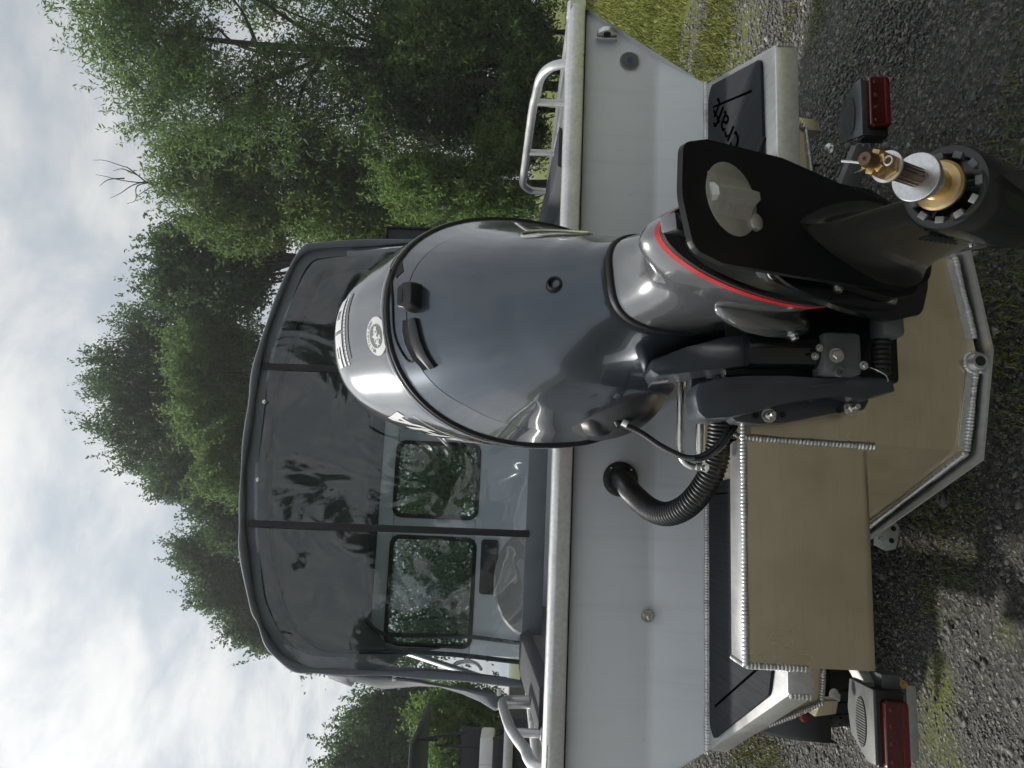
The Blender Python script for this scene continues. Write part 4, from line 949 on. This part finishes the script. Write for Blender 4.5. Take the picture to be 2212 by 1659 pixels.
# wheels under curved fenders
for sx in (-1, 1):
    wc = Vector((sx*1.075, 1.32, .33)); ax_ = Vector((sx, 0, 0)); w2 = .105
    tp_ = [(-w2, .21), (-w2*1.05, .25), (-w2, .305), (-w2*.75, .325)]
    for g in (-.045, 0, .045): tp_ += [(g-.008, .331), (g-.0055, .322), (g+.0055, .322), (g+.008, .331)]
    tp_ += [(w2*.75, .325), (w2, .305), (w2*1.05, .25), (w2, .21)]
    wh = MB().lathe(wc, ax_, tp_, 56).build('wheel', 'tyre_rubber', trl, ang=30)
    m = MB()
    for k in range(44):
        t = 2*math.pi*k/44
        for s2 in (-1, 1): m.box(wc+ax_*(s2*.078)+Vector((0, math.cos(t)*.323, math.sin(t)*.323)), (.034, .009, .012), 0, Matrix.Rotation(t, 3, 'X') @ Matrix.Rotation(.5*s2, 3, 'Z'))
    m.build('tread_blocks', 'tyre_rubber', wh, smooth=False, kind='stuff')
    MB().lathe(wc, ax_, [(-.06, .205), (.05, .205), (.07, .19), (.055, .12), (.075, .05), (.08, .0)], 32).build('rim', G, wh)
    arc = [(1.32+.40*math.cos(t), .33+.40*math.sin(t)) for t in np.linspace(-.15, math.pi+.05, 22)]
    fd = MB().loft([[(sx*.94, a, b), (sx*1.20, a, b), (sx*1.215, a, b-.03)] for a, b in arc], closed=False).build('fender', 'plastic_black', trl, ang=40); sd = fd.modifiers.new('s', 'SOLIDIFY'); sd.thickness = .006
    MB().lathe((sx*1.12, .908, .42), (0, -1, .1), [(0, .020), (.008, .019), (.012, .012)], 20).build('side_marker', 'led_red', trl)

# ================================================================== PARKED PONTOON BOAT (its stern shows at the left edge)
pz = at(1060, 1625, d=9.0); px, py = pz.x, pz.y
pon = empty('parked_pontoon_boat', (px-1.4, py+.6, 0), 'parked pontoon boat with a white seat and sun top at the left edge', 'boat')
def pb_(X, Y): return at(X, Y, d=9.0)
def pbox(q0, q1, dep_, name, mat, dy=0, bev=.02):
    a, b = pb_(*q0), pb_(*q1); return MB().box(((a.x+b.x)/2, py+dy+dep_/2, (a.z+b.z)/2), (abs(b.x-a.x), dep_, abs(a.z-b.z)), bev).build(name, mat, pon)
st = pbox((1037, 1596), (1064, 1700), .5, 'seat_back', 'white_gelcoat', .0, .03)
for k in (1650, 1682): pbox((1036.5, k), (1064.5, k+1.5), .5, 'seat_seam', 'decal_grey', -.004, 0)
pbox((990, 1602), (1036, 1800), .06, 'side_panel', 'dash_dark', .6)
pbox((1064, 1594), (1098, 1900), .06, 'fence_panel', 'plastic_black', .0)
pbox((1090, 1560), (1096, 1900), .04, 'top_rail', 'aluminium_tube', -.06, .004)
pbox((1098, 1560), (1190, 1900), 2.2, 'deck_side', 'dash_dark', .1)
rr_ = [pb_(884, 1604), pb_(888, 1800)]; MB().box(((rr_[0].x+rr_[1].x)/2, py+.9, (rr_[0].z+rr_[1].z)/2), (abs(rr_[1].x-rr_[0].x), 1.9, .055), .02).build('sun_top', 'canvas_lining', pon)
for q in (((892, 1614), (1000, 1607)), ((890, 1612), (935, 1626)), ((935, 1626), (1085, 1650))): MB().tube([pb_(*q[0])+Vector((0, .3, 0)), pb_(*q[1])+Vector((0, .5, 0))], .018, 8).build('top_frame', 'bolster_dark', pon)
for k in (-.5, .9):
    a = (px-1.2, py+.9+k, .45); MB().tube([a, (px-1.2, py+.9+k+.01, .5)], .3, 20) if False else None
for dx_ in (-.3, -2.1): MB().tube([(px+dx_, py+.2, .75), (px+dx_, py+.5, .75), (px+dx_, py+6, .75), (px+dx_, py+6.5, .9)], [.28, .30, .30, .1], 20).build('pontoon', 'aluminium', pon)
MB().box((px-1.2, py+3, .25), (1.8, 4, .5), .03).build('cradle', 'dash_dark', pon)

# ================================================================== GROUND
gm = NT('ground_gravel'); v = gm.coord()
big = gm.noise(v, .55, 5, .6); mid = gm.noise(v, 2.4, 5, .6); fine = gm.n('ShaderNodeTexVoronoi'); fine.inputs['Scale'].default_value = 62; gm.l(v, fine.inputs['Vector'])
fn_ = gm.noise(v, 150, 4, .7)
stone = gm.ramp(fine.outputs['Color'], [(.2, (.035, .037, .036)), (.55, (.075, .077, .073)), (.8, (.12, .12, .11)), (1, (.22, .215, .20))])
stone = gm.mix(gm.rng(fn_, 0, .5, .4, .75), stone, (.13, .12, .10))
grs = gm.ramp(fn_, [(.3, (.065, .085, .016)), (.7, (.17, .19, .045))])
msk = gm.n('ShaderNodeMath', operation='ADD'); gm.l(gm.rng(big, 0, .6, .3, .7), msk.inputs[0]); gm.l(gm.rng(mid, 0, .5, .3, .7), msk.inputs[1])
gx = gm.n('ShaderNodeSeparateXYZ'); gm.l(v, gx.inputs[0])
far = gm.rng(gx.outputs[0], 0, .85, 2.0, 7.0); fary = gm.rng(gx.outputs[1], 0, .75, 6.0, 12.0)
tot = gm.n('ShaderNodeMath', operation='ADD'); gm.l(msk.outputs[0], tot.inputs[0]); gm.l(far, tot.inputs[1])
tot2 = gm.n('ShaderNodeMath', operation='ADD'); gm.l(tot.outputs[0], tot2.inputs[0]); gm.l(fary, tot2.inputs[1])
gm.set(col=gm.mix(gm.rng(tot2.outputs[0], 0, 1, .70, .90), stone, grs), rough=.9, spec=.25)
gm.bump(gm.mix(.4, fine.outputs['Distance'], fn_), .9, .02)
def gz(x, y): return 0.012*np.sin(x*1.3+.4)*np.sin(y*1.1)+.008*np.sin(x*3.1+y*2.3)
m = MB(); gxs = np.concatenate([np.linspace(-600, -12, 10), np.linspace(-10, 14, 49), np.linspace(16, 600, 10)]); gys = np.concatenate([np.linspace(-300, -8, 8), np.linspace(-7, 17, 49), np.linspace(19, 900, 10)])
rows = [[(x, y, float(gz(x, y)) if -10 <= x <= 14 and -7 <= y <= 17 else 0) for x in gxs] for y in gys]
m.loft(rows, closed=False); grd = m.build('ground', 'ground_gravel', ang=80, kind='structure'); 

# loose stones: low-poly chips, thousands in one mesh
def np_mesh(name, V, F, mat, smooth=False, parent=None, **props):
    me = bpy.data.meshes.new(name); k = F.shape[1]
    me.vertices.add(len(V)); me.vertices.foreach_set('co', V.astype(np.float32).ravel())
    me.loops.add(F.size); me.loops.foreach_set('vertex_index', F.astype(np.int32).ravel())
    me.polygons.add(len(F)); me.polygons.foreach_set('loop_start', np.arange(0, F.size, k, dtype=np.int32)); me.polygons.foreach_set('loop_total', np.full(len(F), k, dtype=np.int32))
    me.update(calc_edges=True); me.materials.append(MATS[mat])
    if smooth: me.shade_smooth()
    return put(name, me, parent, **props)
sm = NT('stone_chips'); gi = sm.n('ShaderNodeNewGeometry'); v = sm.coord(); n = sm.noise(v, 90, 4)
c = sm.ramp(gi.outputs['Random Per Island'], [(0, (.075, .078, .077)), (.35, (.125, .128, .125)), (.62, (.165, .165, .152)), (.82, (.215, .205, .18)), (.96, (.29, .28, .25)), (1, (.46, .45, .42))])
sm.set(col=sm.mix(.35, c, sm.ramp(n, [(.3, (.05, .05, .048)), (.7, (.17, .165, .15))])), rough=.75, spec=.4)
OV = np.array([[1, 0, 0], [-1, 0, 0], [0, 1, 0], [0, -1, 0], [0, 0, 1], [0, 0, -1]], float); OF = np.array([[0, 2, 4], [2, 1, 4], [1, 3, 4], [3, 0, 4], [2, 0, 5], [1, 2, 5], [3, 1, 5], [0, 3, 5]])
def scatter(n, x0, x1, y0, y1, keep):
    x = rng.uniform(x0, x1, n); y = rng.uniform(y0, y1, n); k = keep(x, y); return x[k], y[k]
def grassmask(x, y):
    # the same broad pattern of mossy tongues over the gravel
    a = .55+np.sin(x*2.1+1.3*np.sin(y*1.7))+np.sin(y*2.9+x*.8+.7)+.7*np.sin(x*5.3-y*3.1)+.5*np.sin(y*9.1+x*7.7)
    return a + np.clip((x-2.0)*.55, 0, 3) + np.clip((y-5)*.35, 0, 2)
dep_ = lambda x, y: np.hypot(x-CAMP[0], y-CAMP[1])
def keepst(x, y):
    d = dep_(x, y); p = np.clip((3.6/d)**2.0, .08, 1); hid = (np.abs(x) < .75) & (y > 1.3)
    return (rng.random(len(x)) < p) & ~hid & (rng.random(len(x)) < np.where(grassmask(x, y) > 1.6, .45, 1))
sx_, sy_ = scatter(340000, -3.0, 4.8, -.5, 5.6, keepst); ns = len(sx_)
sz = np.exp(rng.normal(math.log(.0051), .42, ns))*np.clip(dep_(sx_, sy_)/3.2, 1, 1.7)
V = OV[None]*(1+rng.uniform(-.35, .35, (ns, 6, 1)))*sz[:, None, None]*np.stack([rng.uniform(.8, 1.4, ns), rng.uniform(.7, 1.1, ns), rng.uniform(.45, .8, ns)], 1)[:, None, :]
V += rng.uniform(-.25, .25, (ns, 6, 3))*sz[:, None, None]
th = rng.uniform(0, 6.283, ns); c_, s_ = np.cos(th), np.sin(th); tl = rng.normal(0, .35, ns); ct, st_ = np.cos(tl), np.sin(tl)
y1 = V[..., 1]*ct[:, None]-V[..., 2]*st_[:, None]; z1 = V[..., 1]*st_[:, None]+V[..., 2]*ct[:, None]; x1 = V[..., 0]
V = np.stack([x1*c_[:, None]-y1*s_[:, None]+sx_[:, None], x1*s_[:, None]+y1*c_[:, None]+sy_[:, None], z1+(gz(sx_, sy_)+sz*.25)[:, None]], -1)
np_mesh('gravel', V.reshape(-1, 3), (OF[None]+6*np.arange(ns)[:, None, None]).reshape(-1, 3), 'stone_chips', kind='stuff', label='grey crushed gravel with pale chips under the trailer', category='gravel')
# grass and moss blades
gmt = NT('grass_blades'); gi = gmt.n('ShaderNodeNewGeometry')
gmt.set(col=gmt.ramp(gi.outputs['Random Per Island'], [(0, (.060, .090, .014)), (.5, (.145, .18, .026)), (.8, (.24, .255, .042)), (1, (.36, .31, .10))]), rough=.6, spec=.3)
def blades(x, y, L, w, lean=.6):
    n = len(x); a = rng.uniform(0, 6.283, n); h = L*rng.uniform(.5, 1.2, n); ln = h*rng.uniform(.1, lean, n); b = rng.uniform(0, 6.283, n); z = gz(x, y)
    p0 = np.stack([x-np.cos(a)*w, y-np.sin(a)*w, z-.004], 1); p1 = np.stack([x+np.cos(a)*w, y+np.sin(a)*w, z-.004], 1); p2 = np.stack([x+np.cos(b)*ln, y+np.sin(b)*ln, z+h], 1)
    return np.stack([p0, p1, p2], 1)
def keepg(x, y): return (rng.random(len(x)) < np.clip((grassmask(x, y)-1.35)*1.2, 0, 1)*np.clip((5/dep_(x, y))**1.2, .15, 1)) & ~((np.abs(x) < .75) & (y > 1.3))
x, y = scatter(420000, -3.2, 7.5, -.6, 9, keepg); B1 = blades(x, y, .020+.004*dep_(x, y), .0011+.0007*dep_(x, y)*.6, 1.2)
x, y = scatter(330000, 2.6, 24, 3.0, 30, lambda x, y: (grassmask(x, y)+.5*np.sin(x*1.3) > .3) & (rng.random(len(x)) < np.clip(9/dep_(x, y), .3, 1))); B2 = blades(x, y, .035+.0035*dep_(x, y), .0025+.0006*dep_(x, y), 1.0)
x, y = scatter(22000, -16, -2.6, 5.0, 22, lambda x, y: x < 100); B3 = blades(x, y, .10, .018, .9)
BV = np.concatenate([B1, B2, B3]); nb = len(BV)
np_mesh('grass', BV.reshape(-1, 3), np.arange(nb*3).reshape(-1, 3), 'grass_blades', kind='stuff', label='short yellow green grass and moss growing through the gravel', category='grass')
print('stones', ns, 'blades', nb)
# ================================================================== TREES
def leafmat(name, lo, mid, hi, tr):
    m = NT(name); g = m.n('ShaderNodeNewGeometry'); v = m.coord(); n = m.noise(v, .55, 3)
    c = m.ramp(g.outputs['Random Per Island'], [(0, lo), (.55, mid), (1, hi)])
    c = m.mix(m.rng(n, 0, .55, .42, .66), c, hi)
    m.set(col=c, rough=.5, spec=.35)
    t = m.n('ShaderNodeBsdfTranslucent'); m.l(m.mix(.5, c, tr), t.inputs[0])
    mx = m.n('ShaderNodeMixShader'); mx.inputs[0].default_value = .58; m.l(m.p.outputs[0], mx.inputs[1]); m.l(t.outputs[0], mx.inputs[2]); m.l(mx.outputs[0], m.o.inputs[0])
leafmat('leaf_willow', (0.050, 0.088, 0.037), (0.080, 0.135, 0.052), (0.125, 0.194, 0.072), (0.200, 0.329, 0.086))
leafmat('leaf_olive', (0.050, 0.088, 0.031), (0.084, 0.140, 0.046), (0.136, 0.207, 0.065), (0.226, 0.340, 0.090))
leafmat('leaf_dark', (0.034, 0.063, 0.040), (0.052, 0.094, 0.052), (0.080, 0.132, 0.060), (0.110, 0.201, 0.072))
leafmat('leaf_bush', (0.055, 0.101, 0.031), (0.094, 0.161, 0.047), (0.148, 0.230, 0.069), (0.242, 0.368, 0.101))
simple('bark', (.035, .030, .026), .9, 0, .4, 20)
def leaf_mesh(P, size, asp, droop=0., up=0.):
    n = len(P); a = rng.normal(0, 1, (n, 3)); a[:, 2] += up-droop; a /= np.linalg.norm(a, axis=1)[:, None]
    b = rng.normal(0, 1, (n, 3)); b -= (b*a).sum(1)[:, None]*a; b /= np.linalg.norm(b, axis=1)[:, None]; c = np.cross(a, b)
    L = size*rng.uniform(.6, 1.3, n)[:, None]; w = L*asp
    V = np.stack([P, P+a*L*.45+b*w*.5+c*w*.12, P+a*L, P+a*L*.45-b*w*.5+c*w*.12], 1)
    return V.reshape(-1, 3), np.arange(4*n).reshape(-1, 4)
TREES = []
def tree(name, label, blobs, d, mat, nclump, nleaf, size, asp=.42, base=None, spread=.5, droop=.1, up=.2, shape='ball', trunk=.22, limbs=16, group='trees behind the boat', hole=0.0):
    """blobs: (X, Y, rX, rY) in picture units at distance d; turned into real ellipsoids of foliage"""
    E = [(np.array(at(X, Y, d=d)), np.array([rY*d/FPX, max(rX, rY)*.85*d/FPX, rX*d/FPX])) for X, Y, rX, rY in blobs]
    vol = np.array([e[1].prod() for e in E])**.7; vol /= vol.sum()
    if base is None: bx, by_ = E[0][0][:2]
    else: q = at(*base, d=d); bx, by_ = q.x, q.y
    root = empty(name, (bx, by_, 0), label, 'bush' if 'bush' in name or 'shrub' in name else 'tree', group)
    nclump = int(nclump*2.3); nleaf = int(nleaf*.95); size = size*.60; spread = spread*1.2; nleaf = int(nleaf*1.25)
    idx = rng.choice(len(E), nclump, p=vol); cl = np.zeros((nclump, 3))
    for i, k in enumerate(idx):
        v = rng.normal(0, 1, 3); v /= np.linalg.norm(v); r = rng.uniform(.12, 1.0)**.5*.93
        cl[i] = E[k][0]+v*r*E[k][1]
    cl = cl[cl[:, 2] > .25]
    if hole: cl = cl[rng.random(len(cl)) > hole]
    # leaves sit along short twigs growing up and out from each clump
    per = np.maximum(6, rng.normal(nleaf, nleaf*.35, len(cl))).astype(int); ci = np.repeat(np.arange(len(cl)), per); n = len(ci)
    cen_ = np.average(np.array([e[0] for e in E]), axis=0, weights=vol)
    out = cl-cen_; out /= np.linalg.norm(out, axis=1)[:, None]+1e-6; out[:, 2] += up*2; out /= np.linalg.norm(out, axis=1)[:, None]
    ntw = 5; tw_dir = out[:, None, :]*.9+rng.normal(0, .65, (len(cl), ntw, 3)); ti = rng.integers(0, ntw, n)
    t = rng.uniform(-.3, 1, n)[:, None]**1*spread*1.05
    P = cl[ci]+tw_dir[ci, ti]*t*rng.uniform(.7, 1.2, (n, 1))+rng.normal(0, spread*.2, (n, 3))
    lim = rng.uniform(.72, 1.26, len(cl))[ci]; dmin = np.min([np.sqrt((((P-e_[0])/e_[1])**2).sum(1)) for e_ in E], axis=0); P = P[dmin < lim]
    P[:, 2] = np.maximum(P[:, 2], .05)
    # feathery sprigs breaking the outline
    sh = np.array([(((cl-e_[0])/e_[1])**2).sum(1) for e_ in E]).min(0) > .45; so_ = np.flatnonzero(sh); k_ = max(20, int(len(cl)*.35)); si = rng.choice(so_, k_) if len(so_) else rng.integers(0, len(cl), k_)
    sd_ = out[si]*.8+rng.normal(0, .35, (k_, 3)); sd_[:, 2] += up*.9+.2; sd_ /= np.linalg.norm(sd_, axis=1)[:, None]; sl_ = spread*rng.uniform(1.0, 2.3, k_); q_ = 30
    tt = rng.uniform(0, 1, (k_, q_, 1)); SP = cl[si][:, None, :]+sd_[:, None, :]*sl_[:, None, None]*tt+rng.normal(0, 1, (k_, q_, 3))*spread*.16*(1.15-tt)
    P = np.concatenate([P, SP.reshape(-1, 3)]); P[:, 2] = np.maximum(P[:, 2], .05)
    V, F = leaf_mesh(P, size, asp, droop, up)
    np_mesh('crown', V, F, mat, parent=root)
    # trunk and limbs
    m = MB(); topz_ = max(e[0][2]+e[1][2]*.5 for e in E); c0 = Vector(cen_); hb = Vector((bx, by_, -.1)); lean = Vector((c0.x-bx, c0.y-by_, 0))
    tk = [hb+Vector((0, 0, (topz_)*t_))+lean*t_**1.3+Vector((.25*math.sin(5*t_+bx), .2*math.cos(4*t_), 0))*min(1, 3*t_)*.6 for t_ in (0, .08, .2, .35, .5, .65, .8, .95)]
    m.tube(tk, [trunk*k for k in (1.35, 1.05, .92, .78, .6, .42, .25, .08)], 9)
    if limbs:
        for j in rng.choice(len(cl), min(limbs, len(cl)), replace=False):
            e = Vector(cl[j]); k = min(6, max(1, int((e.z/topz_)*5.2))); s0 = tk[k] if tk[k].z < e.z else tk[max(1, k-2)]
            mid_ = s0.lerp(e, .5)+Vector((rng.normal(0, .25), rng.normal(0, .25), .25)); m.tube(cr([s0, mid_, e], 3), [trunk*.34, trunk*.30, trunk*.25, trunk*.19, trunk*.13, trunk*.08, trunk*.03], 6)
    m.build('trunk', 'bark', root, ang=70)
    TREES.append(root); return root, tk
# right-hand willow-leaved tree, high limbs visible
w_, tk = tree('willow_tree', 'tall narrow-leaved tree filling the right side, dark forked limbs showing', [(330, 60, 150, 170), (430, 190, 170, 150), (260, -60, 130, 150), (560, -90, 200, 140), (620, 210, 120, 140), (760, 80, 130, 200), (800, 230, 110, 120), (900, 90, 100, 160)], 24, 'leaf_willow', 640, 62, .30, .30, base=(1100, 140), spread=.62, droop=.0, up=.25, trunk=.24, limbs=10, hole=.05)
m = MB()
for pth, r_ in (([(1250, 190), (1100, 180), (950, 165), (830, 150), (770, 128), (700, 122), (620, 118), (560, 112), (505, 92), (470, 60)], .26), ([(640, 119), (610, 160), (570, 172), (500, 205), (455, 235)], .17), ([(700, 122), (655, 190), (635, 260), (600, 300)], .14), ([(560, 112), (540, 60), (520, 20), (490, -20)], .12), ([(860, 240), (800, 235), (760, 245), (700, 262), (640, 300)], .13), ([(1000, 330), (930, 300), (880, 290), (820, 300)], .14)):
    pp = cr([at(X, Y, d=23.5) for X, Y in pth], 5); m.tube(pp, [.62*r_*(1-.8*i/len(pp)) for i in range(len(pp))], 8)
m.build('forked_limb', 'bark', w_, ang=70)
t2, tk2 = tree('olive_tree', 'yellow-green leafy tree right of the canopy with a bare dead top', [(470, 370, 130, 110), (640, 370, 160, 120), (800, 400, 150, 100), (520, 480, 120, 70), (700, 470, 140, 70)], 27, 'leaf_olive', 520, 62, .29, .34, base=(1150, 400), spread=.58, up=.35, trunk=.26, hole=.04)
m = MB(); b0 = at(350, 385, d=27)
for pth in ([(350, 385), (300, 388), (260, 386), (222, 376), (200, 372)], [(330, 387), (290, 400), (255, 412), (232, 424)], [(330, 387), (300, 405), (285, 425), (272, 440)], [(310, 388), (285, 370), (258, 352), (222, 342), (205, 350)], [(345, 386), (320, 415), (300, 430)], [(270, 386), (240, 392), (215, 402)], [(290, 372), (262, 362), (240, 366)]):
    pp = cr([at(X, Y, d=27)+Vector((0, random.uniform(-.3, .3), 0)) for X, Y in pth], 4); m.tube(pp, [.028*(1-.85*i/len(pp)) for i in range(len(pp))], 5)
m.build('dead_branches', 'bark', t2, ang=80)
tree('maple_tree', 'mid green tree directly above the right canopy corner', [(420, 540, 90, 75), (500, 600, 110, 90), (400, 620, 90, 60), (560, 520, 80, 70)], 30, 'leaf_dark', 330, 55, .27, .5, base=(1100, 560), spread=.55, up=.5, trunk=.24)
tree('poplar_tree', 'tallest dark spiky-topped tree above the middle of the canopy', [(330, 800, 125, 95), (290, 880, 95, 85), (400, 700, 130, 80), (400, 900, 120, 100), (330, 960, 85, 70), (500, 800, 90, 180)], 36, 'leaf_dark', 560, 52, .27, .5, base=(1050, 820), spread=.62, up=.9, trunk=.32)
tree('elm_tree', 'paler olive tree standing in front of the tallest dark one', [(450, 760, 95, 90), (470, 880, 90, 100), (500, 1000, 75, 80)], 31, 'leaf_willow', 360, 55, .25, .45, base=(1050, 850), spread=.5, up=.2, trunk=.2)
tree('maple_tree', 'dark tree stepping down left of the tallest one', [(400, 1030, 85, 60), (470, 1080, 70, 60), (520, 1140, 60, 60)], 38, 'leaf_dark', 260, 48, .28, .5, base=(1050, 1060), spread=.55, up=.7, trunk=.22)
tree('poplar_tree', 'separate spiky dark tree over the left end of the canopy roof', [(450, 1190, 70, 50), (490, 1260, 80, 65), (540, 1330, 70, 55), (580, 1380, 45, 35)], 40, 'leaf_dark', 330, 48, .29, .5, base=(1040, 1240), spread=.6, up=.9, trunk=.25)
for lab, Y0, dd, mt in (('dark broad tree seen through the left windscreen pane', 1300, 40, 'leaf_dark'), ('green tree seen through the right windscreen pane', 1040, 38, 'leaf_olive'), ('dim tree hidden behind the motor cowling', 760, 34, 'leaf_dark')):
    tree('broad_tree', lab, [(720, Y0, 130, 150), (880, Y0+20, 130, 160), (980, Y0-30, 100, 150)], dd, mt, 330, 50, .34, .5, base=(1050, Y0), spread=.7, up=.3, trunk=.25, limbs=8)
tree('maple_tree', 'dark round tree beyond the parked boat at the left edge', [(850, 1560, 110, 70), (800, 1640, 90, 90), (930, 1540, 100, 60), (960, 1640, 100, 80)], 30, 'leaf_dark', 420, 55, .26, .5, base=(1060, 1580), spread=.5, up=.4, trunk=.2, group='trees at the left')
tree('leafy_bush', 'light green bush with small rounded leaves in front of the left tree', [(960, 1560, 65, 60), (1000, 1520, 60, 50), (1010, 1630, 80, 60), (1050, 1560, 50, 70)], 17, 'leaf_bush', 330, 46, .13, .55, base=(1080, 1570), spread=.27, up=.3, trunk=.07, limbs=10, group='trees at the left')
for lab, bl, dd, mt, nc in (('dark undergrowth bush at the right edge by the grass', [(960, 60, 130, 120), (1080, 40, 110, 110), (1140, 120, 70, 90)], 23, 'leaf_willow', 420), ('dim shaded bush behind the right handrail', [(950, 230, 110, 100), (1060, 240, 100, 110), (1120, 300, 60, 80)], 25, 'leaf_dark', 400), ('bright yellow-green shrub beside the right end of the canopy', [(930, 400, 100, 70), (1030, 410, 80, 70), (1080, 330, 60, 60), (1090, 440, 60, 50)], 23, 'leaf_bush', 420), ('tall shrub behind the right of the cowling', [(880, 520, 120, 70), (1000, 520, 120, 70), (780, 500, 90, 60)], 26, 'leaf_olive', 330)):
    tree('undergrowth_bush', lab, bl, dd, mt, nc, 50, .24, .36, spread=.5, up=.1, trunk=.08, limbs=10, group='undergrowth below the trees')

# trees behind the photographer: unseen, added to darken the reflections in motor and vinyl
for lab, x_, y_, h_ in (('unseen tall tree added behind the camera, mirrored in the motor and vinyl', -7.5, -21, 8.5), ('unseen broad tree added behind the camera to the right', 5.0, -23, 9.0), ('unseen smaller tree added far behind the camera', -.5, -27, 7.0)):
    root = empty('reflection_tree', (x_, y_, 0), lab, 'tree', 'unseen trees added for reflections')
    cl = rng.normal(0, 1, (190, 3)); cl /= np.linalg.norm(cl, axis=1)[:, None]; cl = cl*rng.uniform(.3, 1, (190, 1))*np.array([3.6, 3.0, h_*.42])+np.array([x_, y_, h_*.58])
    P = np.repeat(cl, 45, 0)+rng.normal(0, .42, (190*45, 3)); V, F = leaf_mesh(P, .42, .5); np_mesh('crown', V, F, 'leaf_dark', parent=root)
    MB().tube([(x_, y_, -.1), (x_+.1, y_, h_*.3), (x_, y_+.1, h_*.8)], [.3, .22, .06], 9).build('trunk', 'bark', root)

# ================================================================== HAZE: a thin scattering volume added over the yard to pale the far trees
hz = bpy.data.materials.new('haze_air'); hz.use_nodes = True; hz.node_tree.nodes.clear(); pv = hz.node_tree.nodes.new('ShaderNodeVolumePrincipled'); ho = hz.node_tree.nodes.new('ShaderNodeOutputMaterial')
pv.inputs['Color'].default_value = (.93, .95, .97, 1); pv.inputs['Density'].default_value = .0011; pv.inputs['Anisotropy'].default_value = .5; hz.node_tree.links.new(pv.outputs[0], ho.inputs['Volume']); MATS['haze_air'] = hz
MB().box((0, 300, 11), (1210, 1210, 24)).build('haze', 'haze_air', smooth=False, kind='stuff', label='thin bright haze in the air over the yard', category='haze')
